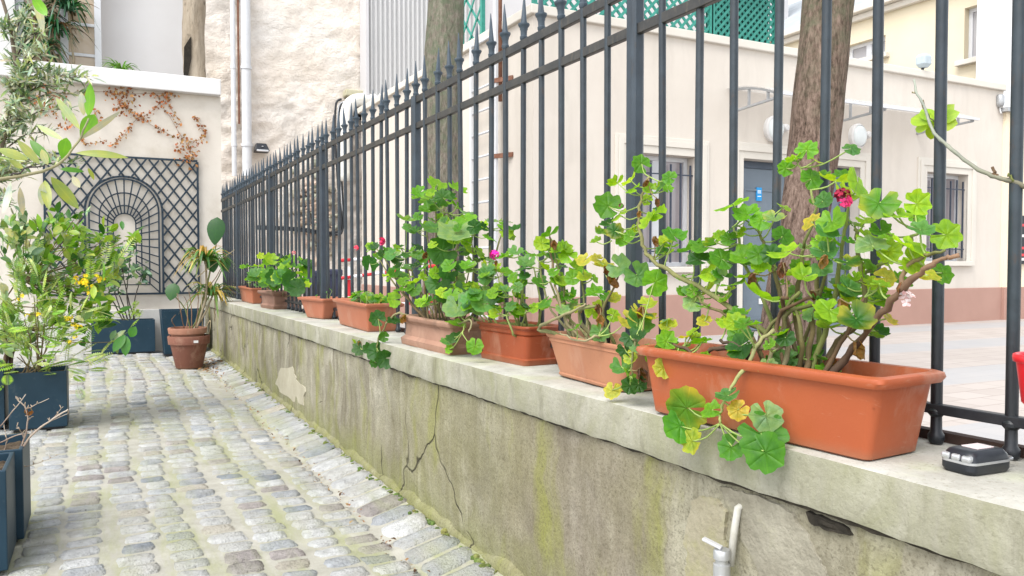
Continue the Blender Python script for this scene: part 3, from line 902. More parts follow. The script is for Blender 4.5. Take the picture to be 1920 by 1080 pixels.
# ---- the big near plant
P = Plant("geranium", "large leggy geranium with brown woody stems in the big orange box, one wilted red bloom", soilpt(B1, -.35), "plant", GG)
def A(px, py, X=1.09): return at(px, py, X=X)
sb = lambda u, v=0.0: soilpt(B1, u, v)
def stemx(root, pts, r0, r1, c=WOOD, c2=GWOOD, **kw):
    return P.stem([root] + [A(*q) for q in pts], r0, r1, c, c2, **kw)
stemx(sb(-.05, .0), [(1447, 640, 1.07), (1400, 600, 1.06), (1340, 555, 1.05), (1265, 515, 1.06), (1218, 483, 1.07), (1201, 440, 1.07), (1197, 405, 1.07), (1206, 360, 1.08), (1216, 330, 1.08)], .0062, .0028, GWOOD, (.24, .22, .10), knob=.08)
stemx(sb(-.16, .01), [(1470, 600), (1456, 520), (1440, 480), (1425, 440), (1418, 425)], .0055, .002)
stemx(sb(-.28, .02), [(1492, 600, 1.12), (1500, 520, 1.12), (1507, 465, 1.12)], .006, .003)
stemx(sb(-.36, -.02), [(1527, 600, 1.08), (1532, 520, 1.08), (1545, 450, 1.08)], .006, .0025, WOOD, GWOOD)
stemx(sb(-.45, .0), [(1562, 650, 1.09), (1606, 610, 1.09), (1622, 560, 1.09), (1610, 480, 1.1), (1604, 430, 1.1)], .006, .003)
stemx(sb(-.5, -.02), [(1590, 665, 1.06), (1640, 600, 1.05), (1690, 545, 1.04), (1735, 505, 1.03), (1764, 488, 1.03), (1796, 477, 1.03)], .0068, .0026, DARKW, (.26, .16, .10), wob=.003, knob=.3)
stemx(A(1690, 545, 1.04), [(1700, 500, 1.05), (1735, 480, 1.06), (1770, 470, 1.05)], .004, .002, (.20, .12, .08))
stemx(sb(-.35, .03), [(1540, 590, 1.12), (1600, 530, 1.12), (1660, 490, 1.12), (1700, 455, 1.12), (1725, 430, 1.12)], .0048, .0022, GWOOD, (.28, .36, .10))
stemx(sb(-.33, .0), [(1562, 560), (1575, 480), (1588, 410), (1590, 370)], .0048, .0022, GWOOD, (.25, .30, .09))
stemx(A(1507, 465, 1.12), [(1528, 390, 1.12), (1512, 340, 1.12), (1497, 305, 1.12)], .003, .0016, GWOOD, (.28, .36, .11))
stemx(sb(-.10, -.05), [(1452, 625, 1.02), (1425, 640, .99), (1400, 685, .965), (1372, 724, .945), (1352, 770, .935), (1350, 792, .93)], .0042, .0024, PALEW, (.30, .36, .12), knob=.18)
stemx(sb(-.12, .02), [(1430, 560), (1400, 500), (1385, 450), (1375, 425)], .0045, .002, GWOOD, (.26, .32, .10))
stemx(sb(.0, .0), [(1400, 610, 1.05), (1350, 585, 1.05), (1310, 560, 1.05), (1296, 540, 1.05)], .004, .002, WOOD, GWOOD)
stemx(sb(.1, -.03), [(1400, 660, 1.0), (1345, 652, .985), (1312, 668, .975), (1285, 655, .98), (1255, 640, .99), (1235, 632, 1.0)], .0042, .0026, DARKW, WOOD, knob=.3, wob=.003)
stemx(sb(-.2, -.04), [(1480, 640, 1.03), (1455, 655, 1.0), (1400, 650, .99), (1350, 640, .985)], .0042, .0028, PALEW, DARKW, knob=.25)
for _ in range(7):
    u = rnd.uniform(-.55, -.1); q = sb(u, rnd.uniform(-.03, .04))
    stemx(q, [], 0, 0) if False else P.stem([q, q + Vector((rnd.uniform(-.03, .03), rnd.uniform(-.05, .05), rnd.uniform(.05, .13))), q + Vector((rnd.uniform(-.05, .05), rnd.uniform(-.09, .09), rnd.uniform(.13, .24)))], .005, .0025, rnd.choice([DARKW, WOOD]), rnd.choice([WOOD, GWOOD]), knob=.25)
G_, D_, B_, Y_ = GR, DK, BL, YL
spec = [  # px, py, diameter px, X, facing, palette
 (1513, 282, 42, 1.12, .6, G_), (1492, 300, 30, 1.12, .5, G_), (1474, 316, 32, 1.12, .6, G_), (1532, 300, 28, 1.12, .5, Y_),
 (1565, 338, 62, 1.09, .55, G_), (1612, 340, 66, 1.08, .6, G_), (1588, 362, 50, 1.08, .4, G_), (1649, 377, 74, 1.06, .55, G_), (1719, 381, 52, 1.08, .6, G_),
 (1685, 404, 56, 1.07, .3, G_), (1728, 430, 50, 1.06, .35, B_), (1775, 440, 58, 1.12, .75, G_), (1768, 512, 44, 1.12, .7, G_),
 (1635, 457, 62, 1.05, .3, B_), (1559, 415, 56, 1.06, .4, G_), (1519, 415, 42, 1.07, .5, Y_), (1552, 437, 50, 1.05, .25, B_), (1544, 469, 52, 1.05, .3, B_),
 (1469, 473, 62, 1.05, .45, G_), (1446, 476, 40, 1.04, .8, D_), (1422, 477, 46, 1.06, .55, G_), (1422, 556, 76, 1.04, .45, G_), (1537, 502, 48, 1.04, .35, B_), (1591, 491, 50, 1.04, .4, D_),
 (1707, 462, 70, 1.05, .3, G_), (1712, 490, 58, 1.06, .65, G_), (1660, 520, 42, 1.08, .6, Y_), (1743, 516, 46, 1.05, .5, Y_), (1606, 596, 70, 1.03, .4, D_), (1555, 581, 62, 1.02, .3, G_),
 (1472, 632, 38, 1.0, .5, D_), (1649, 621, 38, 1.1, .5, D_), (1668, 597, 36, 1.1, .6, Y_), (1668, 470, 46, 1.08, .7, G_), (1618, 520, 44, 1.1, .6, G_),
 (1370, 382, 68, 1.05, .4, G_), (1400, 403, 52, 1.06, .5, G_), (1377, 422, 42, 1.05, .5, D_), (1350, 441, 27, 1.05, .4, G_), (1367, 448, 34, 1.05, .4, G_), (1427, 413, 46, 1.06, .6, G_), (1452, 408, 44, 1.05, .3, B_),
 (1293, 467, 52, 1.05, .35, G_), (1320, 463, 52, 1.05, .35, G_), (1337, 453, 38, 1.06, .3, B_), (1310, 487, 48, 1.04, .6, D_), (1353, 487, 52, 1.05, .4, G_), (1393, 483, 52, 1.06, .6, G_), (1428, 490, 44, 1.07, .7, G_),
 (1333, 513, 46, 1.05, .6, G_), (1373, 533, 52, 1.05, .4, G_), (1400, 520, 48, 1.07, .5, G_), (1293, 543, 32, 1.05, .3, B_), (1300, 566, 44, 1.05, .5, B_), (1318, 575, 30, 1.04, .5, G_), (1320, 602, 30, 1.04, .6, Y_),
 (1253, 613, 36, 1.0, .5, Y_), (1250, 600, 26, 1.0, .5, B_), (1390, 645, 66, .985, .75, D_), (1384, 628, 44, 1.0, .5, G_), (1285, 632, 30, .99, .2, Y_), (1315, 640, 40, .99, .25, G_), (1355, 600, 30, 1.05, .3, G_),
 (1202, 308, 38, 1.08, .65, G_), (1256, 334, 30, 1.08, .6, G_), (1140, 388, 56, 1.06, .7, G_), (1155, 342, 34, 1.07, .6, G_), (1180, 337, 38, 1.06, .6, G_), (1187, 354, 32, 1.06, .6, G_), (1160, 403, 34, 1.07, .4, G_), (1240, 352, 36, 1.08, .2, B_),
 (1233, 400, 40, 1.08, .5, G_), (1216, 413, 44, 1.06, .5, G_), (1127, 437, 30, 1.07, .6, G_), (1153, 434, 34, 1.05, .7, D_), (1117, 453, 24, 1.06, .4, G_), (1167, 450, 28, 1.07, .5, G_), (1138, 418, 30, 1.06, .3, D_), (1263, 444, 48, 1.07, .45, G_), (1247, 452, 36, 1.08, .4, G_), (1240, 470, 26, 1.08, .5, B_), (1190, 430, 30, 1.08, .5, G_),
 (1287, 765, 86, .925, .85, [(.07, .22, .015)]), (1276, 800, 72, .92, .8, [(.06, .21, .014)]), (1297, 827, 50, .92, .85, Y_), (1363, 742, 48, .93, .45, B_), (1333, 768, 44, .93, .35, G_), (1384, 768, 42, .935, .6, Y_), (1370, 838, 54, .93, .9, [(.06, .20, .015)]), (1430, 815, 90, .93, .85, [(.055, .20, .014)]), (1433, 847, 80, .925, .9, [(.06, .22, .014)]), (1437, 778, 64, .94, .5, B_),
 (1244, 690, 42, .955, .85, Y_), (1237, 655, 30, .97, .3, B_)]
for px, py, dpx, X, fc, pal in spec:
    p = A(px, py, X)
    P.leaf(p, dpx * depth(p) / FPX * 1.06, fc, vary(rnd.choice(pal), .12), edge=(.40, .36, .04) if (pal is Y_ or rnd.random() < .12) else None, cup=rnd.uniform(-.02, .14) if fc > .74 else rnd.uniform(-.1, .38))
for _ in range(125):                                  # inner leaves between the listed ones
    nd_ = rnd.choice([q for q in P.nodes if q.z > .70 and q.y > .82])
    p = nd_ + Vector((rnd.gauss(.02, .03), rnd.gauss(0, .04), rnd.gauss(.015, .025))); P.leaf(p, rnd.uniform(.022, .046), rnd.uniform(.2, .7), vary(rnd.choice(GR + GR + BL)))
for px, py, s_, X in ((1413, 512, .028, 1.03), (1468, 492, .03, 1.02), (1548, 478, .026, 1.03), (1227, 443, .026, 1.05), (1232, 372, .022, 1.06), (1575, 560, .03, 1.05), (1605, 640, .035, 1.05), (1560, 670, .04, 1.06), (1215, 338, .02, 1.06), (1200, 395, .018, 1.06), (1690, 530, .022, 1.04), (1520, 545, .02, 1.06)):
    P.dead(A(px, py, X), s_)
P.flower(A(1580, 368, 1.05), .030, (.22, .006, .03), 9); P.flower(A(1585, 378, 1.045), .024, (.62, .03, .14), 6)
P.flower(A(1165, 386, 1.05), .014, (.12, .005, .03), 5)
P.flower(A(1700, 560, 1.03), .026, (.60, .42, .42), 4, "faded_flower")
P.done()

# ---- generic geranium built from stem tips
def geranium(B, label, tips, leaves, size, flowers=(), deads=(), X=1.08, pal=None, wood=(WOOD, GWOOD), extra=()):
    P = Plant("geranium", label, soilpt(B, 0), "plant", GG)
    for i, (px, py, n, sp, x) in enumerate(tips):
        tip = at(px, py, X=x)
        root = soilpt(B, max(-.75, min(.75, (tip.y - B[1].y) / (B[4] * .5) * .6 + rnd.uniform(-.15, .15))), rnd.uniform(-.03, .03))
        mid = root.lerp(tip, .5) + Vector((rnd.uniform(-.02, .02), rnd.uniform(-.04, .04), -.02))
        P.stem([root, mid, tip], .0048, .0022, wood[0], wood[1], knob=.2)
        P.tuft(tip, n, sp, size, .35, pal)
    for e in extra:
        P.stem([soilpt(B, e[0], e[1])] + [at(a, b, X=x) for a, b, x in e[2]], e[3], e[3] * .5, e[4], e[5], knob=.2)
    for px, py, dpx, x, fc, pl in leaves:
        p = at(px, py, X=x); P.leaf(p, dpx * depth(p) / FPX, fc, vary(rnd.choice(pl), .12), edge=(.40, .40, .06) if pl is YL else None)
    for px, py, s_, x, c in flowers: P.flower(at(px, py, X=x), s_, c)
    for px, py, s_, x in deads: P.dead(at(px, py, X=x), s_)
    P.done()
    return P

geranium(B2, "sparse geranium with bare pale stems and yellowing crisp leaves in the peach box",
  [(1010, 490, 5, .05, 1.08), (1040, 470, 6, .05, 1.09), (1030, 530, 6, .05, 1.06), (1060, 515, 6, .05, 1.1), (1090, 520, 5, .04, 1.1), (1075, 560, 5, .05, 1.12), (1045, 575, 5, .05, 1.05), (1100, 580, 4, .04, 1.12), (1130, 560, 3, .03, 1.12)],
  [(1030, 438, 44, 1.08, .3, GR), (1022, 460, 36, 1.08, .4, GR), (1065, 480, 40, 1.1, .6, GR), (1095, 487, 34, 1.08, .5, YL), (1118, 485, 26, 1.08, .3, YL), (1110, 590, 34, 1.12, .6, GR), (1130, 500, 44, 1.1, .5, YL), (1160, 500, 52, 1.08, .4, BL), (1195, 515, 56, 1.08, .5, BL), (1228, 530, 56, 1.06, .8, GR),
   (1180, 600, 46, 1.06, .5, YL), (1206, 590, 58, 1.06, .6, YL), (1198, 605, 60, 1.05, .35, BL), (1215, 570, 40, 1.08, .5, YL), (1080, 615, 36, 1.0, .2, BL), (1125, 622, 40, 1.03, .25, BL), (1150, 590, 30, 1.06, .5, GR),
   (1182, 630, 44, .99, .6, DK), (1198, 628, 32, .985, .5, DK), (1172, 655, 34, .985, .4, DK), (1208, 660, 62, .985, .45, BL), (1228, 668, 40, .985, .4, GR), (1165, 688, 44, .975, .35, BL), (1180, 705, 38, .975, .6, GR), (1182, 722, 38, .97, .85, DK), (1198, 720, 34, .975, .85, DK), (1148, 732, 38, .965, .7, YL), (1182, 671, 30, .98, .5, YL)],
  23.0 / 500, (), [(1038, 450, .03, 1.06), (1135, 500, .03, 1.07), (1140, 518, .04, 1.07), (1120, 570, .03, 1.05), (1125, 590, .035, 1.04), (1200, 690, .035, .975), (1088, 575, .02, 1.05), (1205, 575, .03, 1.05)],
  pal=GR + GR + BL + YL[:1], wood=(PALEW, GWOOD),
  extra=((-.3, 0, [(1130, 590, 1.08), (1150, 540, 1.1), (1165, 505, 1.1)], .0045, GWOOD, WOOD), (.3, 0, [(1065, 610, 1.06), (1045, 550, 1.06), (1035, 490, 1.08), (1030, 445, 1.08)], .005, PALEW, WOOD), (.1, 0, [(1085, 590, 1.05), (1125, 575, 1.06)], .006, PALEW, GWOOD),
         (-.5, -.03, [(1190, 635, .99), (1186, 670, .98), (1185, 705, .975)], .0035, PALEW, GWOOD), (.5, -.02, [(1040, 625, 1.05), (1010, 615, 1.03), (1060, 590, 1.02), (1100, 570, 1.05)], .006, GWOOD, PALEW), (0, -.03, [(1120, 632, 1.02), (1090, 640, 1.0), (1050, 625, 1.02)], .004, PALEW, PALEW)))

geranium(B3, "bushy light green geranium with one magenta bloom in the red box",
  [(880, 545, 8, .06, 1.08), (905, 505, 8, .06, 1.09), (935, 520, 9, .06, 1.1), (960, 555, 8, .06, 1.08), (985, 530, 7, .05, 1.12), (915, 560, 8, .06, 1.06), (950, 590, 6, .05, 1.06), (890, 580, 6, .05, 1.05), (985, 585, 6, .05, 1.1), (1000, 500, 5, .05, 1.12), (975, 480, 5, .05, 1.12)],
  [(930, 553, 46, 1.05, .5, DK), (868, 570, 40, 1.05, .6, GR), (905, 570, 50, 1.04, .3, BL), (850, 632, 34, 1.0, .85, DK), (838, 640, 28, 1.0, .7, BL), (890, 648, 36, .99, .9, GR), (855, 605, 44, 1.02, .25, GR), (842, 655, 20, 1.0, .9, GR)],
  .052, [(927, 478, .035, 1.07, (.62, .01, .26)), (880, 555, .025, 1.06, (.65, .12, .05))], [(930, 488, .02, 1.07)], pal=GR + BL + GR + BL,
  wood=(GWOOD, (.24, .30, .10)), extra=((.7, -.03, [(885, 595, 1.05), (872, 605, 1.02), (868, 625, 1.0)], .004, GWOOD, (.26, .34, .10)),))

geranium(B4, "tallest dark green geranium climbing the railings from the weathered clay box",
  [(815, 370, 7, .07, 1.12), (840, 400, 8, .08, 1.12), (800, 430, 8, .09, 1.08), (860, 420, 8, .08, 1.13), (885, 440, 8, .09, 1.12), (920, 430, 6, .06, 1.18), (940, 440, 4, .05, 1.2), (850, 470, 8, .09, 1.08), (800, 480, 7, .07, 1.08), (770, 500, 7, .06, 1.07), (785, 540, 7, .07, 1.06), (830, 520, 7, .08, 1.06), (860, 550, 7, .08, 1.05), (760, 475, 6, .06, 1.06), (820, 570, 6, .08, 1.04), (730, 480, 5, .05, 1.06), (700, 465, 5, .045, 1.06), (745, 520, 5, .05, 1.05), (880, 500, 6, .08, 1.1)],
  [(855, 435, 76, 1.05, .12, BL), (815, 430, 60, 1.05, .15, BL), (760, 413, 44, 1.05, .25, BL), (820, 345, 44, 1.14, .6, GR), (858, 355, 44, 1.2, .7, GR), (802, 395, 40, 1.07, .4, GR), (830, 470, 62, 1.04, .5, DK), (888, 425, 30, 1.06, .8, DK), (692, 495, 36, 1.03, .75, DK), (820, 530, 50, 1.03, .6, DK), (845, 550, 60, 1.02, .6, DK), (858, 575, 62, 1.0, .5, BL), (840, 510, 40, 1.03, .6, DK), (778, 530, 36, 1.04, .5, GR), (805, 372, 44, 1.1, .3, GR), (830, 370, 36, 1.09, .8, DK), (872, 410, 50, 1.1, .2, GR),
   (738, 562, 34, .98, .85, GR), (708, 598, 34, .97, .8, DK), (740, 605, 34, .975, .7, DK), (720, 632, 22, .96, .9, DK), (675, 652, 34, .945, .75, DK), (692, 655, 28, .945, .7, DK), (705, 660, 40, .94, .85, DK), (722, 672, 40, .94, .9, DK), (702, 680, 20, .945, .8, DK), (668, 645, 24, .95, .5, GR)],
  .055, [(715, 452, .04, 1.06, (.68, .03, .12)), (668, 465, .028, 1.05, (.65, .04, .08)), (705, 478, .02, 1.05, (.6, .05, .1))], [(802, 472, .035, 1.05), (672, 640, .03, .94), (760, 590, .04, .99)], pal=GR + DK + BL + GR,
  wood=(WOOD, GWOOD), extra=((.8, -.04, [(755, 588, 1.0), (735, 595, .97), (712, 630, .95), (706, 652, .94)], .0055, PALEW, GWOOD), (.5, -.02, [(765, 560, 1.02), (740, 520, 1.04), (725, 490, 1.06), (700, 460, 1.06)], .005, WOOD, GWOOD), (0, .02, [(820, 540, 1.1), (835, 450, 1.1), (830, 380, 1.12)], .0055, DARKW, GWOOD), (-.4, -.05, [(880, 600, 1.0), (880, 625, .98)], .004, GWOOD, PALEW)))

geranium(B7, "dense round bright green geranium in the brown clay box",
  [(480, 505, 7, .09, 1.08), (505, 490, 8, .10, 1.09), (530, 495, 8, .10, 1.10), (555, 500, 8, .10, 1.10), (520, 520, 9, .10, 1.05), (490, 520, 8, .10, 1.05), (545, 525, 9, .10, 1.06), (560, 535, 7, .08, 1.08), (505, 535, 6, .08, 1.03)],
  [(475, 513, 34, 1.02, .5, BL), (545, 525, 40, 1.0, .8, DK), (515, 520, 36, 1.0, .7, DK), (555, 540, 36, 1.02, .7, DK)], .095, [(551, 474, .03, 1.09, (.6, .2, .2))], pal=GR + GR + BL + DK)

def ground_plants(B, name, label, n, size, cat="plant", tall=.05, pal=None):
    P = Plant(name, label, soilpt(B, 0), cat, None)
    for i in range(n):
        q = soilpt(B, rnd.uniform(-.8, .8), rnd.uniform(-.045, .045)); q.z += B[5] * .15
        P.stem([q, q + Vector((rnd.uniform(-.02, .02), rnd.uniform(-.02, .02), tall * rnd.uniform(.3, 1)))], .0016, .001, (.24, .32, .10), knob=0, per=3, node_from=.5)
        P.leaf(P.nodes[-1] + Vector((rnd.uniform(-.015, .015), rnd.uniform(-.015, .015), .01)), size * rnd.uniform(.6, 1.2), rnd.uniform(0, .5), vary(rnd.choice(pal or GR + YL[:1] + BL)))
    P.done()
ground_plants(B5, "seedling_patch", "low carpet of pale green seedlings filling the salmon box", 60, .04)
ground_plants(B6, "seedling", "two tiny upright seedlings in the almost empty askew salmon box", 3, .022, tall=.06)
ground_plants(B8, "sprout", "thin yellowish sprouts in the small salmon box near the far end", 12, .05, tall=.10)
ground_plants(B9, "sprout", "few dull sprouts in the mossy box at the far end", 6, .04, tall=.05)

# ------------------------------------------------------------------ car key fob on the coping
kp = oncap(1822, 897)
key = thing("key_fob", "black car key fob with silver buttons and key ring lying on the coping", "key", (1.092, .690, capz(kp.y) + .0008), None, R(86))
key.scale = (1.15, 1.12, 1.65)
def rrb(L, W, r, z, bulge=0): return [(x + (bulge if x > 0 else 0), y, z) for y, x, z in [(p[1], p[0], p[2]) for p in rr(L / 2, W / 2, r, z, 5)]]
def key_ring(L, W, r, z): return [(p[0], p[1], z) for p in rr(L / 2, W / 2, r, z, 5)]
g = MB(); g.loft([key_ring(.070, .042, .010, 0), key_ring(.075, .046, .011, .003), key_ring(.075, .046, .011, .0085)], (True, True), smooth=True); g.obj("lower_shell", BLACK, key, sharp=40)
g = MB(); g.loft([key_ring(.0755, .0465, .011, .0085), key_ring(.0755, .0465, .011, .0105)], (True, True), smooth=True); g.obj("silver_band", SILVER, key, sharp=40)
g = MB(); g.loft([key_ring(.074, .045, .011, .0105), key_ring(.072, .043, .011, .0145), key_ring(.062, .036, .010, .0185), key_ring(.052, .028, .009, .0195)], (True, True), smooth=True); g.obj("upper_shell", BLACK, key, sharp=45)
for i in (-1, 0, 1):
    g = MB(); g.box((i * .0135 - .0060, .0290, .0100), (i * .0135 + .0060, .0382, .0158)); g.obj("button", SILVER, key, bevel=.0022)
g = MB(); g.box((-.011, -.018, .0194), (.011, .012, .0203)); g.obj("badge", mottled("fob_badge", (.55, .45, .45), (.66, .58, .58), 20, .35, 0), key, bevel=.0004)
g = MB(); g.tube([(0, -.036, .008), (0, -.046, .008)], .006, 10); g.obj("ring_lug", SILVER, key)
g = MB(); g.tube([(.009 * math.cos(a * .5236), -.053 + .009 * math.sin(a * .5236), .007) for a in range(13)], .0014, 6); g.obj("key_ring", SILVER, key)

# ------------------------------------------------------------------ red hanging pot at the right edge
rp = at(1966, 712, X=1.10)
rpot = thing("hanging_pot", "bright red plastic pot hooked on the railings at the right edge", "pot", (rp.x, rp.y, rp.z - .035))
g = MB(); g.lathe([(0, 0), (.026, 0), (.030, .004), (.037, .058), (.037, .060), (.0335, .060), (.0275, .012), (0, .012)], n=28); g.obj("pot_body", RED, rpot, sharp=40)
g = MB(); g.lathe([(.0365, .056), (.0405, .058), (.0412, .063), (.0405, .067), (.038, .068), (.0345, .066), (.034, .058)], n=28); g.obj("rim", RED, rpot)
g = MB(); g.tube(catmull([(.036, 0, .055), (.055, -.004, .075), (.078, -.006, .095), (.088, -.006, .09)], 4), .002, 7); g.obj("hook", TIN, rpot)

# ------------------------------------------------------------------ shrub twig poking through the railings on the right
def lance(mb, base, tip, nrm, W, colr, bend=.12, fold=.15, nseg=6, rel=Vector((0, 0, 0)), obov=.0):
    base = Vector(base) - rel; tip = Vector(tip) - rel
    d = tip - base; L = d.length
    if L < 1e-6: return
    d.normalize(); nrm = Vector(nrm) - d * Vector(nrm).dot(d)
    if nrm.length < 1e-3: nrm = d.orthogonal()
    nrm.normalize(); sd_ = d.cross(nrm)
    vs_ = []; uvs = []
    for i in range(nseg + 1):
        t = i / nseg
        w_ = W / 2 * (math.sin(math.pi * min(1, max(0, t ** (1 + obov)))) ** .75)
        c = base + d * (L * t) + nrm * (bend * L * (4 * t * (1 - t)) * .5)
        for sgn in (-1, 0, 1):
            vs_.append(c + sd_ * (sgn * w_) + nrm * (abs(sgn) * w_ * fold)); uvs.append((t, sgn * 1.0))
    fs = [(i * 3 + k, i * 3 + k + 1, (i + 1) * 3 + k + 1, (i + 1) * 3 + k) for i in range(nseg) for k in range(2)]
    mb.add(vs_, fs, colr, uvs, True)

P = Plant("shrub", "leafy twig with a rosette of light green leaves poking past the right railings", (1.75, .42, 0), "shrub", None, LLEAF)
tw = [at(a, b, X=x) for a, b, x in ((1714, 148, 1.23), (1718, 172, 1.22), (1735, 205, 1.21), (1752, 250, 1.185), (1785, 280, 1.18), (1825, 312, 1.18), (1868, 332, 1.18), (1900, 340, 1.19), (1925, 352, 1.2))]
P.stem(tw[::-1], .0042, .0016, (.14, .13, .09), (.30, .34, .30), knob=.15, wob=.0008)
P.stem([(1.75, .42, 0), (1.72, .44, .4), (1.5, .52, .8), tw[-1]], .012, .0042, WOOD, (.14, .13, .09))
P.stem([tw[6], at(1862, 314, X=1.18)], .003, .002, WOOD)
P.stem([tw[7], at(1892, 325, X=1.18)], .002, .0015, GWOOD)
P.stem([tw[1], at(1710, 175, X=1.22)], .0012, .0008, PALEW)
cen = at(1752, 228, X=1.22)
P.stem([tw[2], cen], .0015, .0012, GWOOD)
for px, py, w_ in ((1708, 222, 34), (1716, 242, 30), (1745, 262, 24), (1765, 265, 26), (1796, 232, 36), (1800, 210, 26), (1790, 195, 24), (1728, 205, 26)):
    t_ = at(px, py, X=1.24)
    lance(P.lf, cen, t_, (cen - t_).cross(Vector((0, 0, 1))).cross(cen - t_) * .2 + Vector((-.8, -.6, .2)), w_ * depth(cen) / FPX, vary((.26, .42, .03), .1), .05, .1, 6, P.base)
lance(P.lf, at(1733, 207, X=1.22), at(1731, 186, X=1.22), (-1, 0, 0), .006, (.20, .16, .10), 0, .6, 5, P.base)
P.done()

# ------------------------------------------------------------------ trellis wall at the end of the alley
YB = 8.7
def onb(px, py, Y=YB): return at(px, py, Y=Y)
eb = thing("end_house", "cream plastered end house with white parapet ledge and a window recess above the trellis", "building", (0, YB, 0))
def sub(o): return inv(o)
XL, XR = -3.2, 1.117
ZS = onb(412, 182).z
g = MB()
g.grid(lambda u, v: (XL + (XR - XL) * u, YB - .006 * fbm((u * 8, v * 5, 1)), -.05 + (ZS + .05) * v), 60, 40)
g.grid(lambda u, v: (XR, YB + 1.2 * u, -.05 + (ZS + .05) * v), 4, 4)
g.obj("wall", PLASTER, eb, loc=sub(eb))
g = MB(); g.box((XL, YB - .03, -.05), (XR - .001, YB - .002, .42)); g.obj("base_course", mottled("pale_base_render", (.50, .49, .46), (.66, .64, .60), 3, .9, .3, 50, .005, dirt=(.33, .32, .28), dscale=3), eb, bevel=.006, loc=sub(eb))
zt_ = onb(412, 152).z
g = MB(); g.box((XL, YB - .10, ZS), (onb(412, 152).x, YB + .35, zt_)); g.obj("parapet_ledge", WHITE, eb, bevel=.008, loc=sub(eb))
# upper storey: recess wall, pier, window
YU = YB + .9
g = MB(); xa = at(190, 60, Y=YU).x; xb = at(345, 60, Y=YU).x
g.box((xa, YU, zt_ - .3), (xb + .1, YU + .1, 6)); g.obj("recess_wall", mottled("smooth_grey_render", (.56, .545, .54), (.61, .60, .60), 1.2, .9, .1), eb, loc=sub(eb))
yp = YB + .32
x0, x1 = at(345, 60, Y=yp).x, at(386, 60, Y=yp).x
g = MB()
def pier(u, v):
    z = zt_ + .0 + 3.2 * v; a = u * 2 * math.pi
    cx = (x0 + x1) / 2 + .02 * fbm((z * 2, 0, 0)); w_ = (x1 - x0) / 2
    return (cx + w_ * max(-1, min(1, 1.25 * math.cos(a))) * (1 + .10 * fbm((z * 3, a, 3))), yp + .12 + .12 * math.sin(a) * (1 + .2 * fbm((z * 3, a * 2, 8))), z)
g.grid(pier, 28, 60)
g.obj("timber_post", mottled("weathered_timber", (.21, .165, .115), (.40, .34, .265), 8, .95, .9, 20, .03, (1, 1, .3), dirt=(.08, .06, .04), dscale=6, dlo=.58, dhi=.7), eb, loc=sub(eb))
g = MB(); q = at(352, 140, Y=yp - .012)
g.add([at(a, b, Y=yp - .01 + dy) for dy in (0, .05) for a, b in ((345, 88), (358, 68), (359, 110), (352, 146), (344, 146))], [(4, 3, 2, 1, 0), (5, 6, 7, 8, 9), (0, 1, 6, 5), (1, 2, 7, 6), (2, 3, 8, 7), (3, 4, 9, 8), (4, 0, 5, 9)])
g.obj("post_cavity", DARKHOLE, eb, loc=sub(eb))
# window
yw = YB + .62
wx0, wx1 = at(40, 60, Y=yw).x, at(190, 60, Y=yw).x
wf = MB()
for a, b in ((113, 128), (177, 190), (30, 46), (0, 14)):
    xa_, xb_ = at(a, 60, Y=yw).x, at(b, 60, Y=yw).x
    wf.box((xa_, yw - .03, zt_), (xb_, yw + .03, 6))
zr1, zr2 = at(150, 46, Y=yw).z, at(150, 103, Y=yw).z
for z in (zr1, zr2, zt_ + 2.6): wf.box((wx0 - .6, yw - .018, z - .015), (wx1 - .02, yw + .018, z + .015))
w_ = wf.obj("window", PVC, eb, bevel=.004, loc=sub(eb))
g = MB(); g.box((wx0 - .6, yw + .004, zt_), (wx1 - .02, yw + .008, 6)); g.obj("pane", glass_material("warm_glass", (.46, .36, .25)), w_)
g = MB(); xs_ = at(-2, 60, Y=yw).x
g.box((-3.2, yw - .1, zt_), (at(30, 60, Y=yw).x, yw + .2, 6)); g.obj("window_jamb", WHITE, eb, loc=sub(eb))

# indoor-outdoor plants on the ledge
def strappy(name, label, base, n, L, W, pal, cat="plant", up=.8, stem=None, group=None, droop=.5, leafm=None):
    P = Plant(name, label, base, cat, group, leafm or LLEAF)
    heads = [Vector(base)]
    if stem:
        heads = []
        for s_ in stem:
            P.stem(s_, .012, .008, (.28, .24, .17), knob=.1); heads.append(Vector(s_[-1]))
    for h in heads:
        for i in range(n):
            a = rnd.uniform(0, 6.283); e = rnd.uniform(-.2, 1) * up
            d = Vector((math.cos(a), math.sin(a), e)).normalized()
            l = L * rnd.uniform(.6, 1.1)
            mid = h + d * l * .55 + Vector((0, 0, .08 * l)); tip = h + d * l + Vector((0, 0, -droop * l * rnd.uniform(.3, 1)))
            nr = Vector((0, 0, 1)) + d * .2
            c = vary(rnd.choice(pal), .2)
            sd_ = d.cross(Vector((0, 0, 1))).normalized() * W / 2
            cv = catmull([h, mid, tip], 3); m_ = len(cv)
            vs_ = []; uvs = []
            for k, p in enumerate(cv):
                t = k / (m_ - 1); ww = (1 - t) ** .6 * min(1, .45 + t * 3)
                for sg in (-1, 0, 1):
                    vs_.append(p + sd_ * sg * ww + Vector((0, 0, .25 * W * abs(sg) * ww)) - P.base); uvs.append((t, sg))
            P.lf.add(vs_, [(k * 3 + j, k * 3 + j + 1, (k + 1) * 3 + j + 1, (k + 1) * 3 + j) for k in range(m_ - 1) for j in range(2)], c, uvs, True)
    P.done(); return P
b = at(118, 130, Y=YB + .40)
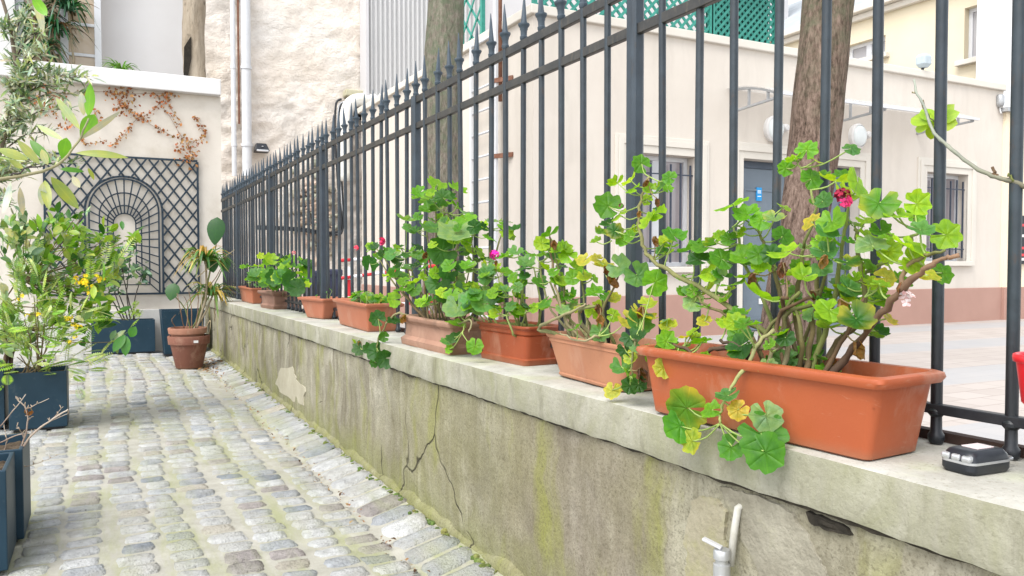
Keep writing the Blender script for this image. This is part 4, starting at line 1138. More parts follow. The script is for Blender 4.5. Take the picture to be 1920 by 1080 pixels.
strappy("dracaena", "dark green dracaena with long strappy leaves in front of the upper window", b, 60, .36, .035, [(.015, .07, .04), (.02, .10, .05), (.05, .13, .09), (.09, .06, .04)], droop=.7,
  stem=[[b, at(105, 60, Y=YB + .42)], [b + Vector((.1, 0, 0)), at(128, 20, Y=YB + .4)], [b, at(70, 40, Y=YB + .42)], [b - Vector((.1, 0, 0)), at(90, -20, Y=YB + .42)], [b, at(75, 100, Y=YB + .4)]])
b = at(228, 136, Y=YB + .15)
strappy("spider_plant", "small arching green plant on the white ledge before the grey recess wall", b, 60, .24, .022, [(.06, .18, .03), (.10, .24, .05), (.14, .28, .09)], droop=.45)

# trellis: diamond panels with a false-perspective arch
tz0, tz1 = onb(300, 550).z, onb(300, 299).z
tx1 = onb(371, 420).x; ax1 = onb(304.5, 420).x; axc = onb(233.5, 420).x
hw = ax1 - axc; tx0 = axc - (tx1 - axc)
YT = YB - .03
tr = thing("wall_trellis", "dark wall trellis of diamond lattice with false perspective arch on end wall", "trellis", (axc, YB, tz0))
tl = sub(tr)
def lattice(x0, x1, z0, z1, sx, sz, inside, w=.017):
    g = MB()
    n = int((x1 - x0) / sx) + int((z1 - z0) / sz) + 4
    for sgn in (1, -1):
        for k in range(-n, n + 1):
            pts = []
            seg = None
            M_ = 120
            for i in range(M_ + 1):
                t = i / M_
                x = x0 + (x1 - x0) * t
                z = z0 + sgn * (x - x0) * sz / sx + k * sz
                ok = z0 <= z <= z1 and inside(x, z)
                if ok:
                    if seg is None: seg = [Vector((x, YT - (.004 if sgn > 0 else -.004), z)), None]
                    seg[1] = Vector((x, YT - (.004 if sgn > 0 else -.004), z))
                if (not ok or i == M_) and seg is not None:
                    if seg[1] and (seg[1] - seg[0]).length > .02: g.beam(seg[0], seg[1], .007, w, (0, 1, 0)) if False else g.beam(seg[0], seg[1], w, .007, (0, 1, 0))
                    seg = None
    return g
zc_ = onb(233, 397).z             # springing line of the arch
ro = hw
top_r = ro
def in_arch(x, z, r=None):
    r = r or ro
    if z < zc_: return abs(x - axc) < r
    return ((x - axc) / r) ** 2 + ((z - zc_) / top_r) ** 2 < 1
lattice(tx0, tx1, tz0, tz1, .118, .158, lambda x, z: not in_arch(x, z)).obj("lattice_panel", TRELLIS, tr, loc=tl)
g = MB()
W_ = .020
g.beam((tx0, YT, tz0), (tx1, YT, tz0), .014, W_); g.beam((tx0, YT, tz1), (tx1, YT, tz1), .014, W_)
for x in (tx0, tx1): g.beam((x, YT, tz0 + .01), (x, YT, tz1 - .01), W_, .014, (0, 1, 0))
g.obj("outer_frame", TRELLIS, tr, loc=tl)
def archline(kx, kz, zb, wd, mb, y=YT - .006, zc=None):
    zc = zc_ if zc is None else zc
    pts = [Vector((axc + kx * ro, y, zb)), Vector((axc + kx * ro, y, zc))]
    for i in range(1, 24):
        a = math.pi * i / 24
        pts.append(Vector((axc + kx * ro * math.cos(a), y, zc + kz * top_r * math.sin(a))))
    pts += [Vector((axc - kx * ro, y, zc)), Vector((axc - kx * ro, y, zb))]
    for a, b in zip(pts, pts[1:]): mb.beam(a, b + (b - a).normalized() * wd * .3, wd, .009, (0, 1, 0))
g = MB(); archline(1.0, 1.0, tz0, .020, g); archline(.90, .93, tz0, .016, g, YT - .005); g.obj("arch_frame", TRELLIS, tr, loc=tl)
g = MB(); archline(.64, .64, tz0 + .09, .013, g, zc=zc_ - .037); archline(.435, .435, tz0 + .17, .013, g, zc=zc_ - .09); archline(.29, .29, tz0 + .22, .012, g, zc=zc_ - .117)
# radiating spokes
for i in range(0, 13):
    a = math.pi * i / 12
    g.beam((axc + .29 * ro * math.cos(a), YT, zc_ - .117 + .29 * top_r * math.sin(a)), (axc + .90 * ro * math.cos(a), YT, zc_ + .93 * top_r * math.sin(a)), .013, .007, (0, 1, 0))
zi = tz0 + .22
for sgn in (-1, 1):
    for i in range(1, 10):
        t = i / 9
        za = zc_ - .117 + (zi - zc_ + .117) * t; zb_ = zc_ + (tz0 + .012 - zc_) * t
        g.beam((axc + sgn * .29 * ro, YT, za), (axc + sgn * .90 * ro, YT, zb_), .012, .007, (0, 1, 0))
for kx, zb in ((.64, tz0 + .09), (.435, tz0 + .17)):
    g.beam((axc - kx * ro, YT, zb), (axc + kx * ro, YT, zb), .010, .007, (0, 1, 0))
g.obj("perspective_lattice", TRELLIS, tr, loc=tl)
# pale strip inside the right arch post
# dried creeper on the plaster
P = Plant("creeper", "dried orange brown creeper hanging below the white ledge", onb(230, 178), "creeper", None, LLEAF)
runs = [[(80, 160), (110, 178), (150, 172), (200, 172), (240, 176), (300, 175), (330, 180)], [(205, 170), (232, 195), (262, 218), (285, 208), (300, 190), (290, 175)], [(262, 218), (245, 235), (235, 250), (225, 262), (205, 275)], [(300, 195), (318, 218), (335, 248), (350, 270), (362, 298)], [(262, 218), (285, 235), (310, 248), (330, 258)], [(352, 268), (375, 262), (380, 255)], [(362, 218), (378, 235), (386, 250)], [(110, 178), (125, 215), (140, 240)], [(60, 175), (90, 200), (110, 220)], [(150, 172), (175, 205), (185, 228)], [(200, 262), (170, 270), (150, 262)], [(310, 178), (318, 200), (340, 230)]]
for r_ in runs:
    cv = catmull([onb(a, b, YB - .015) for a, b in r_], 6)
    P.st.tube([p - P.base for p in cv], .0018, 5, (.28, .17, .10))
    for p in cv:
        for _ in range(rnd.choice((0, 1, 1, 2, 3))):
            q = jit(p, .022); q.y = YB - rnd.uniform(.015, .05)
            d = jit((0, -.3, -.3), 1).normalized()
            lance(P.lf, q, q + d * rnd.uniform(.02, .042), jit((0, -1, 0), .7), rnd.uniform(.014, .028), vary(rnd.choice([(.30, .14, .06), (.24, .09, .04), (.36, .20, .10), (.18, .08, .045)]), .25), .2, .3, 3, P.base)
for cx, cy, n in ((232, 200, 50), (355, 285, 60), (50, 185, 60), (215, 172, 25), (240, 172, 25), (85, 190, 40), (120, 230, 14), (345, 270, 18), (305, 190, 20), (265, 218, 16)):
    for _ in range(n):
        q = onb(cx + rnd.gauss(0, 11), cy + rnd.gauss(0, 11), YB - rnd.uniform(.01, .08))
        d = jit((0, -.3, -.4), 1).normalized()
        lance(P.lf, q, q + d * rnd.uniform(.02, .045), jit((0, -1, 0), .8), rnd.uniform(.015, .03), vary(rnd.choice([(.31, .14, .06), (.25, .09, .035), (.38, .21, .11), (.18, .08, .04)]), .25), .2, .3, 3, P.base)
P.done()

# ------------------------------------------------------------------ blue metal planters
def blue_planter(label, x0, x1, y0, y1, h, lip=.012, taper=0.0):
    t = thing("planter", label, "planter", ((x0 + x1) / 2, (y0 + y1) / 2, .014), "blue metal planters in the alley")
    a, b = (x1 - x0) / 2, (y1 - y0) / 2
    g = MB()
    q = lambda a_, b_, z: [(a_, b_, z), (-a_, b_, z), (-a_, -b_, z), (a_, -b_, z)]
    g.loft([q(a - taper, b - taper, .012), q(a, b, h), q(a - .012, b - .012, h), q(a - .014, b - .014, h - .08)], (True, False))
    g.obj("box_body", BLUEBOX, t, bevel=.003)
    g = MB(); g.loft([q(a - .02, b - .02, 0), q(a - .02, b - .02, .012)], (True, True)); g.obj("foot", BLACK, t)
    g = MB(); g.grid(lambda u, v: ((u * 2 - 1) * (a - .013), (v * 2 - 1) * (b - .013), h - .03 + .012 * fbm((u * 6, v * 6, x0))), 16, 16, smooth=False); g.obj("soil", SOIL, t)
    return t
p0 = at(172, 667, Z=.0); p1 = at(291, 663, Z=.0); ph = at(172, 604, Y=p0.y).z
blue_planter("long low blue metal planter against the end wall under the arch", p0.x, p1.x, 8.40, 8.63, ph)
p2 = at(306, 675, Z=0)
blue_planter("short tapered blue planter half hidden behind the clay pot", .49, .87, 8.05, 8.40, .42, taper=.03)
q1 = at(127, 808, Z=0); q2 = at(20, 812, Z=0); zt1 = at(127, 700, Y=q1.y).z
blue_planter("square dark blue planter of the yellow flowered shrub on the left", q2.x, q1.x, q1.y, q1.y + .26, zt1)
blue_planter("dark blue planter at the left frame edge beside the square planter", -.80, -.455, q1.y + .1, q1.y + .5, zt1 + .02)
q3 = at(46, 1026, Z=0); zt3 = at(46, 850, Y=q3.y).z
blue_planter("tall narrow blue planter at lower left with bare twigs growing from it", q3.x - .26, q3.x, q3.y, q3.y + .27, zt3)
q4 = at(19, 1075, Z=0); zt4 = at(14, 890, Y=q4.y).z
blue_planter("nearest tall blue planter cut by the lower left corner", q4.x - .28, q4.x, q4.y - .05, q4.y + .2, zt4 + .01)

# ------------------------------------------------------------------ terracotta pots with yucca and big-leaf plant
cp = at(358, 694, Z=0); cp.y += .13
def clay_pot(label, loc, r0, r1, h, m, rimh=.06):
    t = thing("clay_pot", label, "pot", loc, "nested round clay pots")
    g = MB(); g.lathe([(0, 0), (r0, 0), (r0 + .004, .004), (r1 - .006, h - rimh)], n=32); g.obj("pot_body", m, t, sharp=40)
    g = MB(); g.lathe([(r1 - .006, h - rimh), (r1 + .010, h - rimh + .002), (r1 + .016, h - .008), (r1 + .012, h), (r1 - .004, h), (r1 - .010, h - .06), (0, h - .06)], n=32); g.obj("rim", m, t, sharp=40)
    return t
C1 = terra("round_pot_clay", (0.156, 0.058, 0.039), (0.203, 0.086, 0.055), (0.109, 0.055, 0.039), .5, .8, .75)
C2 = terra("pale_pot_clay", (0.265, 0.117, 0.074), (0.312, 0.156, 0.101), (0.187, 0.094, 0.062), .5, .8, .75)
dcp = depth(cp) / FPX
ct = clay_pot("round reddish clay pot on the cobbles with a small white label", (cp.x, cp.y, .008), 23 * dcp, 34 * dcp, 60 * dcp, C1, .07)
g = MB(); g.box((.02, -34 * dcp - .020, 60 * dcp - .05), (.055, -34 * dcp - .014, 60 * dcp - .03)); g.obj("price_label", WHITE, ct)
clay_pot("paler clay pot nested inside the round reddish pot, holding the yucca", (cp.x - .01, cp.y, .008 + 60 * dcp - .055), 25 * dcp, 31 * dcp, 15 * dcp + .055, C2, .05)
top = Vector((cp.x, cp.y, .008 + 75 * dcp - .05))
yy = cp.y
yk = [at(380, 500, Y=yy), at(392, 540, Y=yy + .05)]
strappy("yucca", "yucca with spiky part yellowed leaves growing from the nested clay pots", top, 46, .27, .034, [(.06, .17, .05), (.12, .22, .07), (.38, .32, .10), (.30, .24, .08)], up=1.0, droop=.7,
  stem=[[top + Vector((.04, 0, 0)), at(386, 560, Y=yy), at(385, 490, Y=yy)], [top + Vector((.02, .03, 0)), at(383, 590, Y=yy), at(398, 555, Y=yy + .05)]])
P = Plant("elephant_ear", "broad dark green leaved plant on tall thin stalks beside the fence end", top + Vector((0, .02, 0)), "plant", None, LLEAF)
for px, py, sz, nx in ((408, 430, .25, -.5), (395, 492, .16, .3), (418, 494, .13, .5), (327, 545, .15, -.6)):
    e = at(px, py, Y=yy + .05); s0 = top + Vector((rnd.uniform(-.05, .05), .03, 0))
    P.stem([s0, s0.lerp(e, .5) + Vector((.02, 0, .02)), e + Vector((0, 0, -sz * .3))], .006, .004, (.15, .17, .06), knob=.05)
    b_ = e + Vector((0, .01, sz * .42)); t_ = e + Vector((nx * .06, -.03, -sz * .55))
    lance(P.lf, b_, t_, Vector((-.35, -1, .25)), sz * (.6 if sz > .2 else .78), (.012, .07, .012) if sz > .2 else (.02, .085, .018), .1, -.12, 9, P.base, -.25)
P.done()
P = Plant("dry_stalk", "dry bare stalks and wispy stems rising from the nested clay pots", top + Vector((-.03, 0, 0)), "plant", None)
for pts in ([(345, 615), (338, 580), (332, 550)], [(350, 618), (352, 575), (345, 555)], [(360, 618), (358, 570), (354, 545)], [(366, 618), (372, 560), (362, 530)], [(380, 620), (378, 560), (372, 470)], [(328, 612), (322, 600), (330, 590)], [(384, 620), (395, 600), (390, 640)], [(402, 545), (403, 580), (402, 602)], [(370, 520), (395, 500), (440, 468)], [(385, 545), (405, 520), (425, 480)]):
    P.stem([at(a, b, Y=yy + rnd.uniform(-.04, .04)) for a, b in pts], .0045, .0022, rnd.choice([(.22, .13, .08), (.40, .34, .22), (.17, .11, .07)]), knob=.1)
P.done()
# plant in the long blue planter
P = Plant("shrub", "thin dark stemmed bluish leaved shrub in the long planter under the arch", Vector(((p0.x + p1.x) / 2, 8.5, ph - .03)), "shrub", None, LLEAF)
for pts in ([(232, 604), (215, 570), (205, 548), (200, 510)], [(236, 604), (222, 570), (215, 540), (218, 500)], [(240, 603), (232, 575), (222, 545), (225, 495)], [(246, 603), (238, 560), (240, 520), (245, 470)], [(250, 604), (252, 565), (262, 530), (275, 500)], [(255, 604), (240, 560), (228, 500), (222, 460)]):
    w = [at(a, b, Y=8.48 + rnd.uniform(-.05, .05)) for a, b in pts]
    P.stem(w, .007, .003, (.045, .04, .035), knob=.1)
    for k in range(26):
        b_ = jit(w[-1].lerp(w[-2], rnd.random()), .05); d = jit((0, -.2, .3), 1).normalized()
        lance(P.lf, b_, b_ + d * rnd.uniform(.05, .09), jit((0, -1, .3), .8), .028, vary(rnd.choice([(.10, .19, .15), (.16, .26, .20), (.05, .12, .08)]), .2), .1, .2, 4, P.base)
for px, py in ((243, 655), (250, 660)):
    pass
P.done()

# ------------------------------------------------------------------ shrubs on the left
def ptrnd(px, py, sx, sy, Y, sY): return at(px + rnd.gauss(0, sx), py + rnd.gauss(0, sy), Y=Y + rnd.gauss(0, sY))
base = Vector((-.50, q1.y + .28, zt1))
P = Plant("evergreen_shrub", "dense glossy broad leaved evergreen shrub on the left before the trellis", base, "shrub", None, LLEAF)
tips = []
for cx, cy, n in ((60, 430, 10), (110, 430, 10), (150, 440, 10), (185, 455, 9), (90, 480, 12), (140, 490, 12), (40, 480, 12), (210, 480, 6), (170, 500, 10), (60, 530, 12), (120, 540, 12), (180, 545, 8), (20, 440, 10), (150, 590, 10), (185, 590, 7), (100, 600, 10), (30, 590, 10), (236, 452, 4), (165, 620, 7), (15, 640, 8), (205, 520, 4)):
    for _ in range(int(n * 1.15)):
        tips.append(ptrnd(cx, cy, 17, 16, q1.y + .25, .16))
hub = [base + Vector((rnd.uniform(-.15, .2), rnd.uniform(-.08, .08), rnd.uniform(.15, .5))) for _ in range(8)]
for h in hub: P.stem([base + Vector((rnd.uniform(-.08, .1), 0, -.03)), base.lerp(h, .5) + Vector((.02, 0, 0)), h], .008, .005, (.11, .075, .05), knob=.1)
for t_ in tips:
    h = min(hub, key=lambda q: (q - t_).length)
    if rnd.random() < .3: P.st.tube([p - P.base for p in catmull([h, h.lerp(t_, .55) + Vector((0, 0, -.03)), t_], 3)], [.004] * 3 + [.002] * 4, 5, (.16, .12, .06))
    shade = rnd.random()
    for k in range(4):
        d = (jit((0, 0, .35), 1) + (t_ - h).normalized() * .5).normalized()
        b_ = jit(t_, .02)
        c = rnd.choice([(.03, .12, .015), (.10, .25, .02), (.17, .34, .03), (.24, .41, .05), (.30, .44, .12)]) if (shade > .25 and t_.x > -.30) else rnd.choice([(.27, .38, .26), (.06, .14, .06), (.36, .45, .34), (.16, .29, .13)])
        lance(P.lf, b_, b_ + d * rnd.uniform(.05, .085), jit((0, -.3, 1), .7), rnd.uniform(.026, .042), vary(c, .2), .12, .25, 4, P.base)
P.done()

base = Vector((-.30, q1.y + .12, zt1 - .03))
P = Plant("coronilla", "feathery yellow flowered shrub spilling from the square blue planter", base, "shrub", None, LLEAF)
def pinnate(P, b_, tip, n, lw, c):
    d = tip - b_; L = d.length; d.normalize()
    up = jit((0, -.3, 1), .4); sd_ = d.cross(up).normalized()
    P.st.tube([b_ - P.base, b_.lerp(tip, .5) + up * .01 - P.base, tip - P.base], .0012, 4, (.2, .28, .09))
    for i in range(n):
        q = b_.lerp(tip, .15 + .85 * i / n)
        ll = lw * math.sin(math.pi * (.2 + .75 * i / n))
        for sg in (-1, 1):
            e = (sd_ * sg + d * .5).normalized()
            lance(P.lf, q, q + e * ll, up, ll * .42, vary(c, .15), .05, .15, 2, P.base)
for cx, cy, n in ((30, 510, 9), (20, 560, 10), (80, 560, 9), (60, 610, 12), (110, 590, 10), (100, 640, 13), (40, 650, 12), (130, 660, 10), (75, 690, 8), (15, 610, 10), (15, 690, 6), (190, 520, 5), (150, 680, 5)):
    for _ in range(int(n * 1.5)):
        b_ = ptrnd(cx, cy, 22, 18, q1.y + .06, .10)
        d = (b_ - base); d.z *= .5; d = (d.normalized() + jit((0, 0, .2), .8)).normalized()
        pinnate(P, b_, b_ + d * rnd.uniform(.10, .16), 10, .032, rnd.choice([(.30, .47, .11), (.24, .43, .07), (.40, .52, .25), (.15, .33, .05)]))
for _ in range(16):
    e = ptrnd(70, 620, 30, 35, q1.y + .08, .06); P.stem([base + Vector((rnd.uniform(-.1, .08), rnd.uniform(-.05, .05), 0)), base.lerp(e, .5), e], .004, .002, (.17, .13, .07), knob=.1)
P.stem([at(60, 570, Y=q1.y), at(100, 560, Y=q1.y - .02), at(160, 578, Y=q1.y - .04), at(240, 600, Y=q1.y - .06)], .003, .0014, (.36, .38, .16), knob=.05)
for _ in range(12):
    b_ = ptrnd(250, 590, 6, 9, q1.y - .06, .01); pinnate(P, b_, b_ + jit((.02, 0, .04), .03), 5, .022, (.22, .36, .03))
for a, b in (((235, 628), (212, 660)), ((238, 630), (235, 668)), ((244, 632), (255, 612))):
    lance(P.lf, at(*a, Y=q1.y - .06) , at(b[0], b[1] + 0, Y=q1.y - .08), (-.2, -1, .3), .05, (.05, .19, .03), .1, .2, 6, P.base)
for cx, cy, n in ((160, 532, 9), (183, 520, 5), (150, 525, 5), (130, 600, 7), (140, 612, 4), (135, 640, 5), (60, 588, 3), (35, 560, 2), (172, 545, 3)):
    for _ in range(n):
        P.flower(ptrnd(cx, cy, 6, 5, q1.y + .0, .02), .030, (.85, .66, .02), 4, "flower_cluster")
# merge the little blooms of each spray into one part
fl = MB()
for nm, g_ in P.fl: fl.add(g_.v, g_.f, list(g_.c), list(g_.uv), True)
P.fl = [("flower_cluster", fl)]
P.done()

# silver olive tree, further left, thin twigs
base = Vector((-.62, q1.y + .3, zt1))
P = Plant("olive_tree", "slender silver leaved olive tree at the left edge rising past the ledge", base, "tree", None, OLEAF)
tr_ = [base, base + Vector((-.02, 0, .5)), at(10, 250, Y=q1.y + .2), at(30, 180, Y=q1.y + .2), at(20, 60, Y=q1.y + .2), at(-20, -80, Y=q1.y + .2)]
tk = P.stem(tr_, .016, .008, (.16, .13, .10), knob=.1)
for px, py in ((40, 30), (80, 60), (60, 100), (20, 120), (90, 140), (50, 170), (110, 170), (140, 150), (80, 200), (30, 210), (130, 200), (60, 240), (100, 250), (20, 260), (15, 300), (60, 300), (150, 180), (40, 340), (90, 100), (70, 20), (30, 390), (15, 380), (130, 150), (5, 60), (170, 140), (10, 170), (45, 150), (25, 200), (0, 330), (5, 240), (150, 310), (120, 290), (35, 130), (60, 180), (75, 150), (20, 320)):
    e = at(px + rnd.uniform(-8, 8), py + rnd.uniform(-8, 8), Y=q1.y + rnd.uniform(-.1, .3))
    s0 = min(tk[4:], key=lambda q: (q - e).length + max(0, q.z - e.z + .1)) if True else tk[5]
    cv = catmull([s0, s0.lerp(e, .5) + Vector((0, 0, .05)), e], 6)
    P.st.tube([p - P.base for p in cv], [.005 - .0033 * i / (len(cv) - 1) for i in range(len(cv))], 5, rnd.choice([(.10, .08, .06), (.25, .22, .17), (.07, .055, .045)]))
    for p in cv[2:]:
        for k in range(5):
            d = ((e - s0).normalized() * .5 + jit((0, 0, .1), 1)).normalized()
            q = jit(p, .012)
            lance(P.lf, q, q + d * rnd.uniform(.04, .085), jit((0, -.4, .8), .8), rnd.uniform(.009, .014), vary(rnd.choice([(.34, .41, .35), (.22, .30, .22), (.44, .49, .46), (.10, .16, .09), (.26, .36, .15)]), .2), .12, .2, 4, P.base)
P.done()

# large foreground branch, close to the camera
yn = 1.3
base = Vector((q4.x - .16, q4.y + .08, zt4 - .03))
P = Plant("bay_branch", "leafy branch with long smooth green leaves hanging in from the left, close up", base, "shrub", None, LLEAF)
main = [at(a, b, Y=yn) for a, b in ((-60, 345), (0, 336), (79, 321), (114, 304), (147, 264), (166, 222))]
P.stem([base, Vector((-.55, 2.35, .78)), Vector((-.56, 1.7, .98)), Vector((-.38, 1.36, .985))] + main, .0042, .0012, (.18, .14, .10), (.30, .30, .17), knob=.05, wob=.0006)
P.stem([at(20, 330, Y=yn), at(50, 318, Y=yn), at(95, 308, Y=yn + .02)], .0012, .0008, (.06, .05, .05))
near = [((150, 262), (178, 214), 27, 'g', .25), ((165, 219), (169, 155), 18, 'g', .0), ((157, 217), (152, 172), 14, 'b', 0), ((150, 243), (104, 182), 15, 'p', .0), ((118, 262), (68, 233), 13, 'p', .0), ((116, 300), (125, 258), 22, 'g', .25), ((96, 308), (56, 262), 17, 'd', 0), ((75, 308), (32, 262), 15, 'p', 0), ((53, 299), (-5, 279), 17, 'o', 0), ((141, 287), (241, 296), 15, 'o', 0), ((112, 317), (158, 322), 10, 'd', 0), ((95, 331), (148, 392), 22, 'o', 0), ((84, 338), (92, 394), 17, 'o', 0), ((80, 342), (79, 386), 15, 'b', 0), ((149, 262), (227, 208), 11, 'v', 0), ((43, 316), (16, 299), 11, 'o', 0), ((37, 350), (43, 404), 11, 'v', 0), ((165, 315), (176, 338), 8, 'o', 0), ((90, 310), (78, 280), 13, 'b', 0), ((20, 340), (5, 400), 12, 'b', 0), ((60, -10), (88, 30), 18, 'g', 0), ((62, -30), (82, 62), 15, 'b', 0), ((135, 330), (150, 352), 12, 'v', 0)]
NC = {'g': (.13, .33, .02), 'b': (.42, .47, .47), 'p': (.30, .38, .22), 'd': (.06, .19, .02), 'o': (.22, .29, .09), 'v': (.24, .25, .21)}
for a, b, w_, c, ob in near:
    yy_ = yn + rnd.uniform(-.04, .04)
    lance(P.lf, at(*a, Y=yy_), at(*b, Y=yy_ + rnd.uniform(-.03, .03)), Vector((-.1, -1, .25)) + jit((0, 0, 0), .35), w_ * depth(at(*a, Y=yy_)) / FPX * 1.05, vary(NC[c], .06), rnd.uniform(-.15, .15), rnd.uniform(-.25, .25), 9, P.base, ob * 1.6)
P.done()

# bare twigs over the tall narrow planter
base = Vector((q3.x - .13, q3.y + .1, zt3 - .03))
P = Plant("bare_twig", "leafless pale budding twigs over the tall narrow blue planter", base, "shrub", None)
yt = q3.y + .05
for pts, r in (([(-10, 905), (30, 858), (60, 815), (100, 785), (128, 768)], .0045), ([(30, 858), (45, 825), (52, 790), (48, 765), (35, 752), (30, 745)], .003), ([(0, 800), (25, 770), (48, 740)], .0022), ([(48, 768), (65, 760), (92, 747)], .0018), ([(60, 815), (85, 795), (128, 775)], .002), ([(0, 830), (35, 815), (60, 812)], .0022), ([(0, 875), (40, 876), (80, 865), (112, 851)], .0014), ([(5, 855), (12, 825), (8, 800)], .0015), ([(20, 1080), (50, 1065), (72, 1054)], .0012), ([(45, 825), (40, 810), (32, 800)], .0012), ([(100, 785), (118, 762)], .0012), ([(52, 790), (62, 780)], .0012)):
    cv = P.stem([at(a, b, Y=yt) for a, b in pts], r, r * .5, (.20, .13, .10), (.48, .42, .36), knob=.2, wob=.001)
    for p in cv[2::2]:
        if rnd.random() < .8: P.st.tube([p - P.base, jit(p, .008) + Vector((0, 0, .006)) - P.base], [.0018, .0008], 5, (.42, .34, .26))
P.stem([base, at(-10, 905, Y=yt)], .006, .0045, (.20, .13, .10))
P.stem([base + Vector((-.05, 0, 0)), at(0, 800, Y=yt)], .004, .002, (.25, .19, .15))
for px, py in ((48, 768), (61, 770)): P.dead(at(px, py, Y=yt), .02, (.22, .10, .06))
P.dead(at(28, 1050, Y=q3.y), .05, (.42, .30, .20))
P.done()

# moss cushions at the wall foot and in the joints
g = MB()
for _ in range(330):
    if True: y = rnd.uniform(1.5, 8.5); x = wallx(y) - .022 - abs(rnd.gauss(0, .012))
    else: x = rnd.uniform(-.5, .76); y = rnd.uniform(1.6, 6.5)
    q_ = rnd.uniform(.004, .013)
    if x < .8: q_ *= .6
    g.lathe([(q_ * rnd.uniform(.9, 1.2), -.004), (q_ * rnd.uniform(.8, 1.1), q_ * .25), (q_ * .5, q_ * rnd.uniform(.4, .6)), (0, q_ * .6)], (x, y, gz(x, y)), 7, vary(rnd.choice([(.11, .15, .035), (.17, .20, .06), (.08, .11, .03)]), .2), False)
kind(g.obj("moss", mottled("moss", (.6, .6, .6), (1.3, 1.3, 1.3), 120, .95, .6, 150, .004, usecol=True)), "stuff")

# leaf litter in the gutter
g = MB()
for _ in range(420):
    if rnd.random() < .3: x, y = rnd.gauss(.80, .06), rnd.gauss(7.2, .35)
    else: x, y = rnd.gauss(.775, .018), rnd.uniform(1.6, 7.8)
    p = Vector((x, y, gz(x, y) + .008 + rnd.uniform(0, .006)))
    d = jit((0, 0, .1), 1); d.z *= .3; d.normalize()
    l = rnd.uniform(.008, .03) * (1.6 if y > 6.7 else .8)
    lance(g, p, p + d * l, jit((0, 0, 1), .3), l * .5, vary(rnd.choice([(.12, .06, .035), (.22, .12, .07), (.07, .04, .025), (.30, .20, .12)]), .2), .3, .2, 3)
kind(g.obj("leaf_litter", LLEAF), "stuff")

# ------------------------------------------------------------------ masonry house behind, drainpipes, corrugated wall
YM = 14.3
def onm(px, py, Y=YM): return at(px, py, Y=Y)
mh = thing("masonry_house", "tall old house wall of rough lumpy plaster behind the fence", "building", (2.5, YM, 0))
xm0, xm1 = 1.0, onm(690, 90).x
g = MB()
g.grid(lambda u, v: (lambda x, z: (x, YM - .05 * fbm((x * 1.3, z * 1.6, 3), 6) - (.05 * fbm((x * 3, z * 4, 8), 6) if z < onm(560, 180).z else .02 * fbm((x * 4, z * 6, 8), 5)), z))(xm0 + (xm1 + .2 - xm0) * u, -.05 + 9 * v), 110, 220)
g.obj("wall", MASON, mh, loc=sub(mh))
g = MB(); a, b = onm(648, 170, YM - .15), onm(695, 178, YM - .15)
g.box((a.x, YM - .2, b.z - .06), (b.x + .1, YM + .05, a.z + .03)); g.obj("lintel", mottled("mossy_stone", (.36, .34, .22), (.52, .49, .38), 8, .95, .6, 40, .01, dirt=(.25, .30, .08), dscale=6), mh, bevel=.02, loc=sub(mh))
g = MB(); a, b = onm(655, 185, YM - .1), onm(692, 225, YM - .1)
g.box((a.x, YM - .14, b.z), (b.x, YM - .04, a.z)); g.obj("wall_opening", DARKHOLE, mh, loc=sub(mh))
# exposed rubble low on the wall
g = MB()
for _ in range(160):
    p = onm(595 + rnd.gauss(0, 20), 400 + rnd.gauss(0, 32), YM - .09); s_ = rnd.uniform(.03, .08)
    vv = [p + Vector((math.cos(a) * s_ * rnd.uniform(.7, 1.2), 0, math.sin(a) * s_ * rnd.uniform(.6, 1.1))) for a in [i * 1.047 for i in range(6)]]
    cc = vary(rnd.choice([(.42, .36, .28), (.30, .26, .20), (.50, .44, .36)]), .2)
    g.add([v + Vector((0, .09, 0)) for v in vv] + [v + Vector((0, -.02, 0)) for v in vv] + [p + Vector((0, -.05, 0))], [(i, (i + 1) % 6, 6 + (i + 1) % 6, 6 + i) for i in range(6)] + [(6 + i, 6 + (i + 1) % 6, 12) for i in range(6)], cc)
g.obj("rubble_stone", mottled("rubble", (.8, .8, .8), (1.1, 1.1, 1.1), 10, .95, .5, usecol=True), mh, loc=sub(mh))

def pipe(name, label, px, w, ytop, ybot, m, Y=None, bands=True, group=None):
    Y = Y or YM - .16
    a = at(px, ybot, Y=Y); b = at(px, max(ytop, 0), Y=Y); ztop = b.z + (2.0 if ytop <= 0 else 0)
    t = thing(name, label, "pipe", (b.x, Y, a.z), group)
    r_ = w * depth(a) / FPX / 2
    g = MB(); g.tube([(0, 0, 0), (0, 0, ztop - a.z)], r_, 16); g.obj("pipe_run", m, t, sharp=40)
    if bands:
        z = .5
        while z < ztop - a.z:
            g = MB(); g.tube([(0, 0, z), (0, 0, z + .05)], r_ * 1.18, 16); g.box((-.01, 0, z + .01), (.01, .16, z + .04)); g.obj("collar", m, t, sharp=40); z += 1.3
    return t
pipe("drainpipe", "slim white drainpipe on the rough wall, left of the wide one", 436, 9, -5, 330, PVC, group="drainpipes on the rough wall")
pipe("drainpipe", "wide white drainpipe on the rough wall beside the black lamp", 460, 18, -5, 330, PVC, group="drainpipes on the rough wall")
pipe("drainpipe", "thin rusty brown pipe ending midway between two white drainpipes", 446, 4, -5, 232, RUST, bands=False)
t = thing("vent_duct", "thick white elbow duct bending into the wall opening", "duct", onm(648, 330, YM - .3))
w = [onm(648, 340, YM - .3), onm(649, 240, YM - .3), onm(652, 205, YM - .3), onm(664, 190, YM - .3), onm(685, 187, YM - .3), onm(708, 187, YM - .25)]
g = MB(); g.tube([p - t.location for p in catmull(w, 6)], 12.5 * depth(w[0]) / FPX, 16); g.obj("duct_run", mottled("grimy_white", (.58, .57, .53), (.74, .73, .70), 5, .5, .1, dirt=(.5, .48, .38), dscale=4), t)
